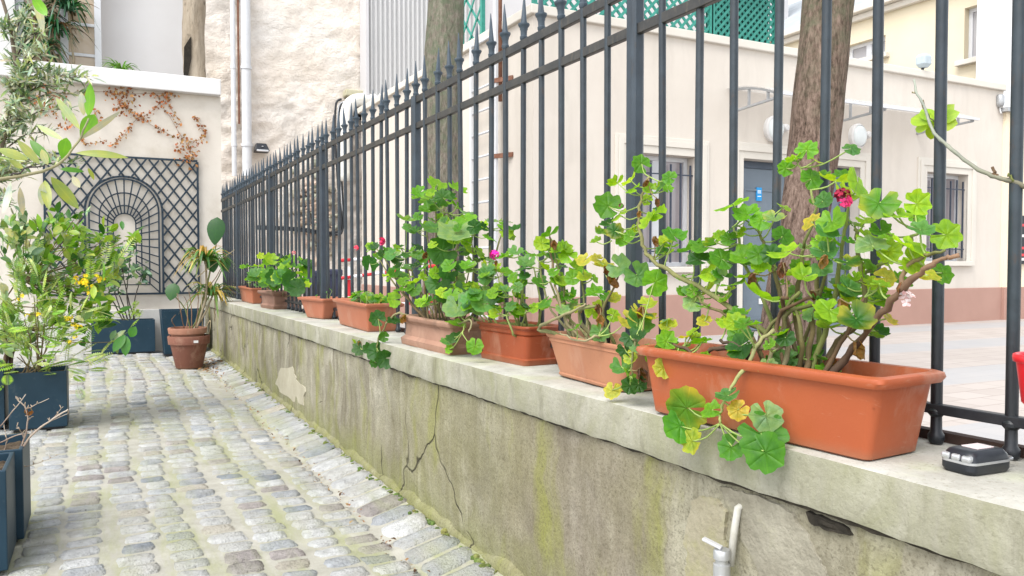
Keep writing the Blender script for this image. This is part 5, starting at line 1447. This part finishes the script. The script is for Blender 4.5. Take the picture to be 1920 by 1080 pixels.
g = MB(); g.tube([p - t.location for p in catmull([onm(709, 187, YM - .25), onm(712, 187, YM - .25)], 2)], 14.5 * depth(w[0]) / FPX, 16); g.obj("duct_collar", WHITE, t)
t = thing("cable_bundle", "black cables looping down the rough wall beside the white duct", "cable", onm(630, 300, YM - .2))
for dx, dr, cc in ((0, 2.2, BLACK), (5, 1.2, PVC), (7, 2.2, BLACK)):
    w = [onm(640 + dx, 186 + dx, YM - .22), onm(632 + dx, 190 + dx, YM - .22), onm(629 + dx, 205 + dx, YM - .22), onm(628 + dx, 250, YM - .22), onm(634 + dx, 350, YM - .22), onm(640 + dx * .4, 420 + dx, YM - .22), onm(625, 436 + dx * .6, YM - .22), onm(560, 428 + dx * .6, YM - .22), onm(480, 424 + dx * .6, YM - .22)]
    g = MB(); g.tube([p - t.location for p in catmull(w, 6)], dr * depth(w[0]) / FPX, 7); g.obj("cable", cc, t)
t = thing("wall_lamp", "small black solar floodlight on the rough wall beside the drainpipes", "lamp", onm(490, 278, YM - .15))
g = MB(); s_ = depth(t.location) / FPX
g.add([(-9 * s_, -.02, 9 * s_), (9 * s_, -.02, 9 * s_), (14 * s_, -.10, -5 * s_), (-13 * s_, -.10, -5 * s_), (-9 * s_, .1, 9 * s_), (9 * s_, .1, 9 * s_), (14 * s_, .1, -8 * s_), (-13 * s_, .1, -8 * s_)], [(3, 2, 1, 0), (4, 5, 6, 7), (0, 1, 5, 4), (1, 2, 6, 5), (2, 3, 7, 6), (3, 0, 4, 7)]); g.obj("housing", BLACK, t, bevel=.01)
g = MB(); g.box((-10 * s_, -.115, -7 * s_), (11 * s_, -.06, -4 * s_)); g.obj("lens", PVC, t, bevel=.004)
g = MB(); g.lathe([(0, 0), (1.6 * s_, 0), (1.6 * s_, .01), (0, .012)], (1 * s_, -.07, 2 * s_), 10); g.obj("sensor", PVC, t)

# corrugated panel and grey house
t = thing("corrugated_screen", "tall white corrugated cladding panel beside the rough plaster wall", "cladding", (onm(750, 90).x, YM - .35, 3))
xa, xb = onm(690, 90, YM - .35).x, onm(905, 90, YM - .35).x
g = MB(); n_ = 640
vs_ = []
for i in range(n_ + 1):
    x = xa + (xb - xa) * i / n_; yo = YM - .35 + .020 * math.tanh(2.2 * math.sin(2 * math.pi * (x - xa) / .088))
    vs_ += [(x, yo, 3.0), (x, yo, 9.0)]
g.add(vs_, [(2 * i, 2 * i + 2, 2 * i + 3, 2 * i + 1) for i in range(n_)], smooth=True)
g.obj("cladding_sheet", mottled("white_cladding", (.43, .43, .43), (.47, .47, .47), .8, .6, 0), t, loc=sub(t))
g = MB(); g.box((xa - .05, YM - .40, 3), (xa, YM - .02, 9)); g.obj("edge_trim", GREYW, t, loc=sub(t))
g = MB(); xg0 = xb - .1; xg1 = at(1472, 40, Y=YM - .2).x
g.box((xg0, YM - .3, -.05), (xg1, YM + 2, 9.5))
tag(g.obj("grey_house", GREYW), "plain pale grey house wall rising behind the cream annex roof", "building")

# ------------------------------------------------------------------ cream annex with door, windows, canopy
YF = 7.5
def onf(px, py, Y=YF): return at(px, py, Y=Y)
c0 = onf(1000, 27)
an = thing("annex", "low cream annex with pink plinth, blue grey double door and barred windows", "building", (7, YF, 0))
XA, ZR = c0.x, c0.z
XE = onf(1882, 165).x
D0, D1 = onf(1393, 297), onf(1612, 307)
dz1 = D0.z
W1a, W1b = onf(1180, 285), onf(1302, 500)
W2a, W2b = onf(1737, 322), onf(1811, 490)
holes = [(W1a.x, W1b.x, W1b.z, W1a.z), (D0.x, D1.x, -.1, dz1), (W2a.x, W2b.x, W2b.z, W2a.z)]
def holed_wall(g, x0, x1, z0, z1, holes, y, dep):
    xs = sorted({x0, x1, *[h[0] for h in holes], *[h[1] for h in holes]}); zs = sorted({z0, z1, *[h[2] for h in holes if h[2] > z0], *[h[3] for h in holes]})
    for a, b in zip(xs, xs[1:]):
        for c, d in zip(zs, zs[1:]):
            mx, mz = (a + b) / 2, (c + d) / 2
            if any(h[0] < mx < h[1] and h[2] < mz < h[3] for h in holes): continue
            g.add([(a, y, c), (b, y, c), (b, y, d), (a, y, d)], [(0, 1, 2, 3)])
    for h in holes:
        zb = max(h[2], z0)
        g.add([(h[0], y, zb), (h[0], y + dep, zb), (h[0], y + dep, h[3]), (h[0], y, h[3])], [(0, 1, 2, 3)])
        g.add([(h[1], y, zb), (h[1], y + dep, zb), (h[1], y + dep, h[3]), (h[1], y, h[3])], [(3, 2, 1, 0)])
        g.add([(h[0], y, h[3]), (h[1], y, h[3]), (h[1], y + dep, h[3]), (h[0], y + dep, h[3])], [(3, 2, 1, 0)])
        if h[2] > z0: g.add([(h[0], y, zb), (h[1], y, zb), (h[1], y + dep, zb), (h[0], y + dep, zb)], [(0, 1, 2, 3)])
g = MB(); holed_wall(g, XA, XE, -.05, ZR, holes, YF, .22)
g.add([(XA, YF, -.05), (XA, YM - .5, -.05), (XA, YM - .5, ZR), (XA, YF, ZR)], [(3, 2, 1, 0)])
g.add([(XA, YF, ZR), (XE, YF, ZR), (XE, YM - .5, ZR), (XA, YM - .5, ZR)], [(0, 1, 2, 3)])
g.obj("wall", FACADE, an, loc=sub(an))
g = MB(); cz = .10
g.box((XA - .05, YF - .05, ZR), (XE + .0, YF + .20, ZR + cz)); g.box((XA - .05, YF + .20, ZR), (XA + .20, YM - .4, ZR + cz)); g.obj("roof_coping", TRIM, an, bevel=.01, loc=sub(an))
PZ = onf(1768, 541).z
g = MB()
g.box((XA - .02, YF - .025, -.05), (D0.x - .13, YF + .03, PZ)); g.box((XA - .02, YF + .03, -.05), (XA + .03, YM - .5, PZ)); g.obj("plinth", PINK, an, bevel=.006, loc=sub(an))
g = MB(); g.box((D1.x + .13, YF - .025, -.05), (XE, YF + .03, PZ)); g.obj("plinth", PINK, an, bevel=.006, loc=sub(an))
def moulding(h, w=.16, bottom=False):
    g = MB()
    for k, (o, t_) in enumerate(((0, .018), (w * .45, .034), (w * .8, .022))):
        o2 = (w * .45, w * .8, w)[k]
        x0, x1, z0, z1 = h; z0 = max(z0, PZ if not bottom else z0)
        if h[2] < 0: z0 = -.05
        g.box((x0 - o2, YF - t_, z0), (x0 - o, YF + .01, z1 + o2)); g.box((x1 + o, YF - t_, z0), (x1 + o2, YF + .01, z1 + o2))
        g.box((x0 - o, YF - t_, z1 + o), (x1 + o, YF + .01, z1 + o2))
    return g
for h in holes: moulding(h, .20).obj("moulding", TRIM, an, bevel=.004, loc=sub(an))
def annex_window(h, label=None, shift=0):
    x0, x1, z0, z1 = h
    g = MB(); fw_ = .055; yw_ = YF + .14
    g.box((x0, yw_, z0), (x0 + fw_, yw_ + .05, z1)); g.box((x1 - fw_, yw_, z0), (x1, yw_ + .05, z1)); g.box((x0 + fw_, yw_, z1 - fw_), (x1 - fw_, yw_ + .05, z1)); g.box((x0 + fw_, yw_, z0), (x1 - fw_, yw_ + .05, z0 + fw_))
    xm = (x0 + x1) / 2; g.box((xm - .05, yw_ - .005, z0 + fw_), (xm + .05, yw_ + .05, z1 - fw_))
    w_ = g.obj("window", PVC, an, bevel=.004, loc=sub(an))
    g = MB(); g.box((x0 + .02, yw_ + .025, z0 + .02), (x1 - .02, yw_ + .03, z1 - .02)); g.obj("pane", GLASSD, w_)
    g = MB(); n = 7
    for i in range(n):
        x = x0 + .04 + (x1 - x0 - .08) * i / (n - 1); g.box((x - .009, YF + .03, z0 + .05), (x + .009, YF + .048, z1 - .10 + (.02 if i % 2 else 0)))
    for z in (z0 + .18, z1 - .22): g.box((x0, YF + .034, z - .008), (x1, YF + .044, z + .008))
    g.obj("window_guard", GUARD, w_)
    g = MB(); g.box((x0 - .12, YF - .07, z0 - .07), (x1 + .12, YF + .14, z0)); g.obj("sill", TRIM, w_, bevel=.008)
annex_window(holes[0]); annex_window(holes[2])
# double door
g = MB(); x0, x1, _, z1 = holes[1]; yd = YF + .15
g.box((x0, yd, 0), (x0 + .07, yd + .08, z1)); g.box((x1 - .07, yd, 0), (x1, yd + .08, z1)); g.box((x0 + .07, yd, z1 - .09), (x1 - .07, yd + .08, z1))
dr = g.obj("door", DOORD, an, bevel=.004, loc=sub(an))
xm = x0 + (x1 - x0) * .42
for a, b in ((x0 + .072, xm - .004), (xm + .004, x1 - .072)):
    g = MB(); g.box((a, yd + .02, .01), (b, yd + .06, z1 - .092))
    w_ = b - a
    for za, zb in ((.15, .75), (.95, z1 - .35)):
        for (p, q, r_, s_) in ((a + .1, b - .1, za, za + .025), (a + .1, b - .1, zb - .025, zb), (a + .1, a + .125, za + .025, zb - .025), (b - .125, b - .1, za + .025, zb - .025)):
            g.box((p, yd + .006, r_), (q, yd + .021, s_))
    g.obj("door_leaf", DOOR, dr)
g = MB(); g.beam((xm + .07, yd - .03, 1.0), (xm + .19, yd - .03, 1.0), .02, .02); g.box((xm + .055, yd - .03, .93), (xm + .085, yd + .02, 1.07)); g.obj("handle", SILVER, dr)
g = MB(); sg = onf(1424, 364, yd); g.box((sg.x - .045, yd + .004, sg.z - .085), (sg.x + .045, yd + .018, sg.z + .085), (.02, .28, .62))
for dz, hh in ((.045, .008), (.03, .008), (.015, .008), (-.028, .010)): g.box((sg.x - .03, yd + .001, sg.z + dz - hh / 2), (sg.x + .03, yd + .0045, sg.z + dz + hh / 2), (.75, .85, .95))
g.obj("blue_notice", COLR, dr)
g = MB(); g.box((onf(1440, 610).x, yd - .0, .35), (onf(1470, 610).x, yd + .018, .42), (.8, .8, .78)); g.obj("letter_slot", COLR, dr)

# canopy on arched brackets
ca, cb = onf(1368, 180), onf(1722, 214)
cz_ = ca.z
t = thing("door_canopy", "pale translucent door canopy on arched metal brackets above the door", "canopy", ((ca.x + cb.x) / 2, YF, cz_))
g = MB(); cdep = .85
def cnp(u, v):
    return (ca.x - .05 + (cb.x - ca.x + .1) * u, YF - cdep * v, cz_ + .08 - .20 * v * v)
g.grid(cnp, 2, 10); g.grid(lambda u, v: tuple(Vector(cnp(u, v)) + Vector((0, 0, .006))), 2, 10, flip=True)
k = N("polycarbonate"); k.fin((.70, .72, .74), .2, 0, .5); tb = k.n("BsdfTransparent"); mx_ = k.n("MixShader"); mx_.inputs[0].default_value = .72; k.l(k.b.outputs[0], mx_.inputs[1]); k.l(tb.outputs[0], mx_.inputs[2]); k.l(mx_.outputs[0], k.out.inputs["Surface"])
g.obj("canopy_sheet", k.m, t, loc=sub(t))
for u in (.02, .5, .98):
    g = MB(); x = ca.x - .05 + (cb.x - ca.x + .1) * u
    top_ = [Vector((x, YF - cdep * v * .96, cz_ + .065 - .20 * v * v)) for v in [i / 8 for i in range(9)]]
    low = [Vector((x, YF - cdep * v * .96, cz_ - .20 + .06 * v - .01 * v * v)) for v in [i / 8 for i in range(9)]]
    for L_ in (top_, low):
        for a, b in zip(L_, L_[1:]): g.beam(a, b, .035, .025)
    for i in (0, 3, 6, 8): g.beam(top_[i], low[i] + Vector((0, 0, -.01)), .03, .02)
    g.obj("bracket", TIN, t, loc=sub(t))
g = MB(); g.beam((ca.x - .05, YF - cdep, cz_ - .125), (cb.x + .05, YF - cdep, cz_ - .125), .03, .03); g.obj("front_rail", PVC, t, loc=sub(t))
for px, py, lab in ((1447, 243, "round white bulkhead lamp above the door, left of the tree trunk"), (1604, 256, "round white bulkhead lamp above the door, right of the tree trunk")):
    p = onf(px, py); t = thing("bulkhead_lamp", lab, "lamp", (p.x, YF, p.z), "bulkhead lamps over the annex door")
    g = MB(); g.lathe([(0, 0), (.145, 0), (.150, .03), (.150, .06), (.13, .08)], n=28); o = g.obj("base_ring", WHITE, t, sharp=40); o.rotation_euler = (R(90), 0, 0); o.scale = (1, 1.12, 1)
    g = MB(); g.lathe([(.128, .070), (.118, .092), (.085, .108), (.03, .116), (0, .117)], n=28); o = g.obj("diffuser", mottled("opal_diffuser", (.62, .66, .66), (.68, .72, .72), 5, .3, 0), t); o.rotation_euler = (R(90), 0, 0); o.scale = (1, 1.12, 1)
    g = MB(); g.lathe([(0, 0), (.05, 0), (.05, .06), (.035, .085), (0, .09)], (.19, .03, 0), n=16); o = g.obj("motion_sensor", WHITE, t, sharp=40); o.rotation_euler = (R(90), 0, 0)
# small fixtures on the annex
p = onf(1727, 119); t = thing("security_camera", "white box shaped security camera on the annex roof edge", "camera", (p.x, YF - .02, ZR + cz))
g = MB(); g.tube([(0, 0, 0), (0, -.01, .04)], .02, 10); g.obj("stem", BLACK, t)
g = MB(); g.loft([[(q[0], q[1] - .02, z) for q in rr(.075 * s_, .085 * s_, .02, z, 2)] for z, s_ in ((.03, .6), (.08, 1), (.18, 1), (.22, .7))], (True, True), smooth=False); g.obj("housing", mottled("pale_blue_plastic", (.36, .42, .45), (.42, .48, .51), 10, .4, 0), t, bevel=.006)
p = onf(1876, 190); t = thing("alarm_box", "small grey siren box at the right end of the annex wall", "alarm", (p.x - .06, YF - .03, p.z))
g = MB(); g.lathe([(0, -.10), (.045, -.09), (.06, -.04), (.06, .06), (.04, .09), (0, .10)], n=14); g.obj("housing", TIN, t)
g = MB(); g.tube([(0, 0, -.1), (.01, 0, -.16), (0, -.02, -.2)], .012, 8); g.obj("bracket", WHITE, t)

# ladder on the side wall
la, lb = at(884, 200, X=XA - .10), at(929, 200, X=XA - .10)
t = thing("ladder", "white metal ladder standing against the side wall of the annex", "ladder", (XA - .10, (la.y + lb.y) / 2, 0))
zl = at(884, 85, X=XA - .10).z
g = MB(); g.beam((XA - .1, la.y, .0), (XA - .1, la.y, zl), .05, .03, (1, 0, 0)); g.obj("side_rail", PVC, t, loc=sub(t))
g = MB(); g.beam((XA - .1, lb.y, .0), (XA - .1, lb.y, zl + 1.2), .075, .03, (1, 0, 0)); g.obj("side_rail", PVC, t, loc=sub(t))
z = .25
while z < zl - .02:
    g = MB(); g.tube([(XA - .1, lb.y + .03, z), (XA - .1, la.y - .03, z)], .014, 8); g.obj("rung", PVC, t, loc=sub(t)); z += .27
for px, py in ((912, 160), (912, 298)):
    p = at(px, py, X=XA - .1); g = MB(); g.beam((XA - .12, lb.y, p.z), (XA + .0, lb.y - .25, p.z), .03, .05); g.obj("bracket", RUST, t, loc=sub(t))
p = at(938, 190, X=XA - .06); g = MB(); g.tube([(XA - .06, p.y, p.z), (XA - .06, p.y, p.z + 3)], .022, 8)
tag(g.obj("vent_pole", RUST), "thin rusty brown pole beside the ladder at the annex roof", "pole")

# green lattice on the roof
def green_panel(label, x0, x1, y0, y1, z0, z1, backing=False, pitch=.13):
    t = thing("roof_lattice", label, "trellis", ((x0 + x1) / 2, (y0 + y1) / 2, z0), "green lattice screens on the annex roof")
    A_ = Vector((x0, y0, z0)); U = Vector((x1 - x0, y1 - y0, 0)); L = U.length; U.normalize(); nrm = Vector((U.y, -U.x, 0)); H = z1 - z0
    g = MB()
    n = int((L + H) / pitch) + 2
    for sgn in (1, -1):
        for k in range(-n, n):
            # line: v = sgn*u + k*pitch clipped to the panel
            pts = []
            c = k * pitch
            cand = []
            for u in (0, L):
                v = sgn * u + c
                if -1e-6 <= v <= H + 1e-6: cand.append((u, v))
            for v in (0, H):
                u = (v - c) / sgn
                if 1e-6 < u < L - 1e-6: cand.append((u, v))
            if len(cand) >= 2 and (abs(cand[0][0] - cand[1][0]) > .02):
                a, b = [A_ + U * u + Vector((0, 0, v)) + nrm * (.008 * sgn) for u, v in cand[:2]]
                g.beam(a - t.location, b - t.location, .034, .012, nrm)
    g.obj("lattice_slat", GREEN, t)
    g = MB()
    for u in (0, L): g.beam(A_ + U * u - t.location, A_ + U * u + Vector((0, 0, H)) - t.location, .05, .05, nrm)
    g.beam(A_ + Vector((0, 0, H)) - t.location, A_ + U * L + Vector((0, 0, H)) - t.location, .05, .05)
    g.obj("frame", GREEN, t)
    if backing:
        g = MB(); q0 = A_ - nrm * .12 - t.location; q1_ = q0 + U * L
        nb = 26
        for i in range(nb):
            u = L * (i + .5) / nb; g.beam(q0 + U * u, q0 + U * (u - .0) + Vector((0, 0, H - .02)), L / nb * .72, .02, nrm)
        g.obj("backing_slat", DKGREEN, t)
    return t
zr_ = ZR + .02
yl = YF + .35
l0, l1, l2 = onf(1142, 40, yl).x, onf(1332, 40, yl).x, onf(1478, 90, yl).x
green_panel("open green lattice screen on the annex roof, widest one", l0 - 1.0, l1, yl, yl, zr_, zr_ + 1.5)
green_panel("green lattice screen backed by dark slats under the sloping roof edge", l1 + .03, l2 - .25, yl, yl, zr_, zr_ + .95, True, .10)
green_panel("narrow green lattice return at the right end of the roof screens", l2 - .2, l2, yl, yl + .12, zr_, zr_ + .85, False, .16)
ya_, yb_ = at(905, 40, X=XA + .3).y, at(866, 40, X=XA + .3).y
green_panel("green lattice piece seen between mossy trunk and ladder", XA + .3, XA + .3, ya_, yb_, zr_, zr_ + 2.2, False, .35)
g = MB(); e0, e1 = onf(1375, -12, yl - .15), onf(1487, 14, yl - .15)
g.beam((e0.x - .6, yl - .1, zr_ + 1.05), (e1.x, yl - .1, zr_ + 1.02), .35, .09)
tag(g.obj("roof_awning", mottled("awning_zinc", (.16, .17, .19), (.22, .23, .25), 5, .5, .1)), "dark grey zinc edge of the roof shelter above the green lattice", "awning")

# ------------------------------------------------------------------ right wing, white house and yellow house
t = thing("yellow_wing", "yellow wing wall at the right edge with pink plinth and dark notice board", "building", (XE + 1, YF, 0))
zwing = at(1900, 212, Y=YF - .05).z
g = MB(); g.box((XE, YF - .05, PZ), (XE + 3.5, YF + .4, zwing)); g.obj("wall", mottled("pale_yellow_render", (.72, .62, .46), (.76, .66, .50), 1.5, .9, .1), t, loc=sub(t))
g = MB(); g.box((XE, YF - .075, -.05), (XE + 3.5, YF - .0, PZ + .0)); g.obj("plinth", PINK, t, bevel=.006, loc=sub(t))
g = MB(); g.box((XE - .1, YF - .13, zwing), (XE + 3.5, YF + .45, zwing + .06)); g.obj("ledge", TIN, t, loc=sub(t))
pb = at(1907, 404, Y=YF - .09); pe = at(1907, 495, Y=YF - .09)
g = MB(); g.box((pb.x, YF - .11, pe.z), (pb.x + 1.0, YF - .051, pb.z), (.02, .025, .03))
for py, cc in ((422, (.6, .05, .06)), (442, (.7, .68, .66)), (465, (.6, .05, .06)), (478, (.6, .05, .06)), (486, (.7, .68, .66))):
    z = at(1907, py, Y=YF - .09).z; g.box((pb.x + .01, YF - .115, z - .02), (pb.x + .5, YF - .1095, z + .02), cc)
g.obj("notice_board", COLR, t, loc=sub(t))
XY = 13.4
yk0, yk1 = at(1863, 60, X=XY).y, at(1480, 60, X=XY).y
t = thing("white_house", "plain white rendered house at the upper right corner", "building", (XY + 1, yk0 - .3, 0))
g = MB(); g.box((at(1863, 60, Y=yk0 - .3).x, yk0 - .3, -.05), (XY + 6, yk0 - .02, 9)); g.obj("wall", mottled("white_render", (.70, .70, .71), (.75, .75, .76), 1, .9, .1), t, loc=sub(t))
t = thing("yellow_house", "pale yellow house with white framed windows above the annex roof", "building", (XY, (yk0 + yk1) / 2, 0))
zro = at(1660, 14, X=XY).z
def hy(px, py): return at(px, py, X=XY)
hs_ = []
for a, b in (((1808, 12), (1870, 108)), ((1585, 75), (1660, 118))):
    p, q = hy(a[0], (a[1] + b[1]) / 2), hy(b[0], (a[1] + b[1]) / 2)
    zt_a = hy(a[0], a[1] + (4 if a[0] > 1700 else 12)).z; zb_a = hy(a[0], b[1] + (6 if a[0] > 1700 else 2)).z
    hs_.append((min(p.y, q.y), max(p.y, q.y), zb_a, zt_a))
g = MB()
ys = sorted({yk0, yk1 + 3, *[h[0] for h in hs_], *[h[1] for h in hs_]}); zs = sorted({-.05, zro, *[h[2] for h in hs_], *[h[3] for h in hs_]})
for a, b in zip(ys, ys[1:]):
    for c, d in zip(zs, zs[1:]):
        if any(h[0] < (a + b) / 2 < h[1] and h[2] < (c + d) / 2 < h[3] for h in hs_): continue
        g.add([(XY, a, c), (XY, b, c), (XY, b, d), (XY, a, d)], [(3, 2, 1, 0)])
for h in hs_:
    for P4 in ([(h[0], h[2]), (h[0], h[3])], [(h[1], h[2]), (h[1], h[3])], [(h[0], h[3]), (h[1], h[3])], [(h[0], h[2]), (h[1], h[2])]):
        (a, c), (b, d) = P4; g.add([(XY, a, c), (XY + .2, a, c), (XY + .2, b, d), (XY, b, d)], [(0, 1, 2, 3)])
g.obj("wall", YELLOW, t, loc=sub(t))
g = MB(); g.box((XY - .25, yk0 - .02, zro), (XY + 4, yk1 + 3, zro + .14)); g.box((XY - .12, yk0 - .02, zro - .12), (XY - .001, yk1 + 3, zro - .001)); g.obj("roof_cornice", TRIM, t, bevel=.02, loc=sub(t))
g = MB(); g.add([(XY - .15, yk0, zro + .14), (XY - .15, yk1 + 3, zro + .14), (XY + 3, yk1 + 3, zro + 2), (XY + 3, yk0, zro + 2)], [(3, 2, 1, 0)]); g.obj("roof", mottled("zinc_roof", (.30, .33, .35), (.40, .43, .45), 4, .5, .1), t, loc=sub(t))
for h in hs_:
    g = MB(); xw = XY + .12; f_ = .07
    g.box((xw, h[0], h[2]), (xw + .06, h[0] + f_, h[3])); g.box((xw, h[1] - f_, h[2]), (xw + .06, h[1], h[3])); g.box((xw, h[0] + f_, h[3] - f_), (xw + .06, h[1] - f_, h[3])); g.box((xw, h[0] + f_, h[2]), (xw + .06, h[1] - f_, h[2] + f_))
    ym = (h[0] + h[1]) / 2; g.box((xw - .005, ym - .06, h[2] + f_), (xw + .06, ym + .06, h[3] - f_))
    w_ = g.obj("window", PVC, t, bevel=.006, loc=sub(t))
    g = MB(); g.box((xw + .03, h[0] + .02, h[2] + .02), (xw + .035, h[1] - .02, h[3] - .02)); g.obj("pane", GLASS, w_)
    g = MB(); g.box((XY - .12, h[0] - .1, h[2] - .09), (XY + .11, h[1] + .1, h[2])); g.obj("sill", TRIM, w_, bevel=.01)
# pale town house far behind
g = MB(); p = at(1500, 40, Y=22); g.box((p.x - 2.5, 22, -.05), (p.x + 4, 30, p.z + 3)); 
far = thing("far_house", "hazy white house glimpsed behind the leaning tree trunk", "building", (p.x, 22, 0))
g.obj("wall", mottled("far_white", (.74, .75, .78), (.78, .79, .82), .5, .9, 0), far, loc=sub(far))

# ------------------------------------------------------------------ courtyard trees
def trunk_tree(label, pts, Y, m, group="courtyard tree trunks"):
    W = []
    for px, py, wpx in pts:
        p = at(px, py, Y=Y); W.append((p, wpx * depth(p) / FPX / 2))
    p0_, r0_ = W[-1]; slope = (W[-1][0] - W[0][0]); 
    foot = p0_ + slope * ((p0_.z + .05) / max(.1, (W[0][0].z - p0_.z)))
    foot.z = -.05
    t = thing("tree", label, "tree", (foot.x, foot.y, 0), group)
    top_ = W[0][0] - slope.normalized() * 2.2
    path = [foot, foot.lerp(p0_, .25)] + [w[0] for w in W[::-1]] + [top_]
    rad = [r0_ * 1.5, r0_ * 1.12] + [w[1] for w in W[::-1]] + [W[0][1] * .85]
    # densify
    n = 300; P_ = []; R_ = []
    cum = [0]
    for a, b in zip(path, path[1:]): cum.append(cum[-1] + (b - a).length)
    for i in range(n + 1):
        s_ = cum[-1] * i / n; k_ = max(j for j in range(len(cum)) if cum[j] <= s_ + 1e-9); k_ = min(k_, len(path) - 2)
        f_ = (s_ - cum[k_]) / (cum[k_ + 1] - cum[k_]); P_.append(path[k_].lerp(path[k_ + 1], f_)); R_.append(rad[k_] + (rad[k_ + 1] - rad[k_]) * f_)
    for _ in range(3):
        P_ = [sum(P_[max(0, i - 9):i + 10], Vector()) / len(P_[max(0, i - 9):i + 10]) for i in range(n + 1)]
        R_ = [sum(R_[max(0, i - 14):i + 15]) / len(R_[max(0, i - 14):i + 15]) for i in range(n + 1)]
    g = MB(); na = 56
    def tf(u, v):
        i = min(round(u * n), n); p = P_[i]; a = v * 2 * math.pi
        q = Vector((math.cos(a), math.sin(a), 0))
        z = p.z
        d = 1 + .07 * fbm((q.x * 1.6, q.y * 1.6, z * .9), 3) + .045 * fbm((q.x * 9, q.y * 9, z * 2.2), 3) 
        return (p.x + q.x * R_[i] * d - t.location.x, p.y + q.y * R_[i] * d - t.location.y, z)
    g.grid(tf, n, na)
    g.obj("trunk", m, t)
    g = MB()
    for k_ in range(4):
        a = k_ * 1.7 + .4; b_ = top_ - Vector((0, 0, .1))
        e = b_ + Vector((math.cos(a) * 1.3, math.sin(a) * 1.3, 1.6 + .3 * k_))
        g.tube([q - t.location for q in catmull([b_, b_.lerp(e, .5) + Vector((0, 0, .2)), e, e + Vector((math.cos(a + .5), math.sin(a + .5), 1.2))], 5)], [W[0][1] * .6 * (1 - i / 18) for i in range(16)], 9)
    g.obj("limb", m, t)
    return t
trunk_tree("upright mossy grey tree trunk before the corrugated cladding", [(838, 0, 66), (832, 90, 72), (830, 200, 68), (832, 330, 68), (832, 470, 72)], 7.2, BARKM)
trunk_tree("brown furrowed tree trunk leaning right before the annex door", [(1552, 0, 92), (1545, 80, 88), (1534, 200, 90), (1520, 320, 88), (1505, 420, 88), (1490, 520, 92)], 4.2, BARK)

# ------------------------------------------------------------------ courtyard clutter seen through the railings
def striped_post(label, px, Y, ztop):
    p = at(px, 500, Y=Y); t = thing("barrier_post", label, "barrier", (p.x, Y, 0.0), "red and white barrier posts")
    g = MB(); g.lathe([(0, .002), (.14, .002), (.14, .02), (.03, .05), (0, .05)], n=18); g.obj("foot", BLACK, t)
    g = MB(); z = .04; i = 0
    while z < ztop:
        g.tube([(0, 0, z), (0, 0, min(z + .14, ztop))], .024, 12, (.62, .03, .04) if i % 2 == 0 else (.8, .8, .8)); z += .14; i += 1
    g.obj("striped_tube", COLR, t, sharp=40)
    return p
ybar = 6.6
pa = striped_post("red and white barrier post left of the tall geranium", 655, ybar, .85)
pb_ = striped_post("red and white barrier post beside the mossy trunk", 800, ybar, .98)
for z0_, z1_, lb_ in ((.90, .96, "topmost red and white striped rail between the two barrier posts"), (.48, .55, "lowest red and white striped rail between the two barrier posts"), (.75, .86, "middle red and white striped rail between the two barrier posts")):
    g = MB()
    a = Vector((pa.x - .1, ybar - .03, z0_)); b = Vector((pb_.x + .1, ybar - .03, z1_)); n = 9
    for i in range(n): g.tube([a.lerp(b, i / n), a.lerp(b, (i + 1) / n)], .014, 10, (.62, .03, .04) if i % 2 == 0 else (.82, .82, .82))
    tag(g.obj("barrier_rail", COLR), lb_, "barrier", "striped barrier rails")
def crate(label, px0, px1, pyt, Y):
    a, b = at(px0, pyt, Y=Y), at(px1, pyt, Y=Y)
    t = thing("storage_crate", label, "crate", ((a.x + b.x) / 2, Y + .2, 0), "navy crates behind the railings")
    hw_ = (b.x - a.x) / 2; h = a.z
    q = lambda s_, z: [(hw_ * s_, .2 * s_, z), (-hw_ * s_, .2 * s_, z), (-hw_ * s_, -.2 * s_, z), (hw_ * s_, -.2 * s_, z)]
    g = MB(); g.loft([q(.86, 0), q(.96, h - .05), q(.92, h - .05), q(.84, .03)], (True, True)); g.obj("crate_body", NAVY, t)
    g = MB(); g.loft([q(.97, h - .06), q(1.03, h - .06), q(1.03, h - .01), q(.95, h)], (False, True)); g.obj("lid", NAVY, t, bevel=.006)
    for s_ in (-1, 1):
        g = MB(); g.beam((s_ * hw_ * .35 - .05, -.205, h * .62), (s_ * hw_ * .35 + .05, -.205, h * .62), .03, .03); g.obj("handle", BLACK, t)
crate("navy lidded crate on the courtyard, seen behind the askew salmon box", 586, 612, 508, 8.4)
crate("slightly taller navy lidded crate, right of the other crate", 615, 642, 505, 8.3)
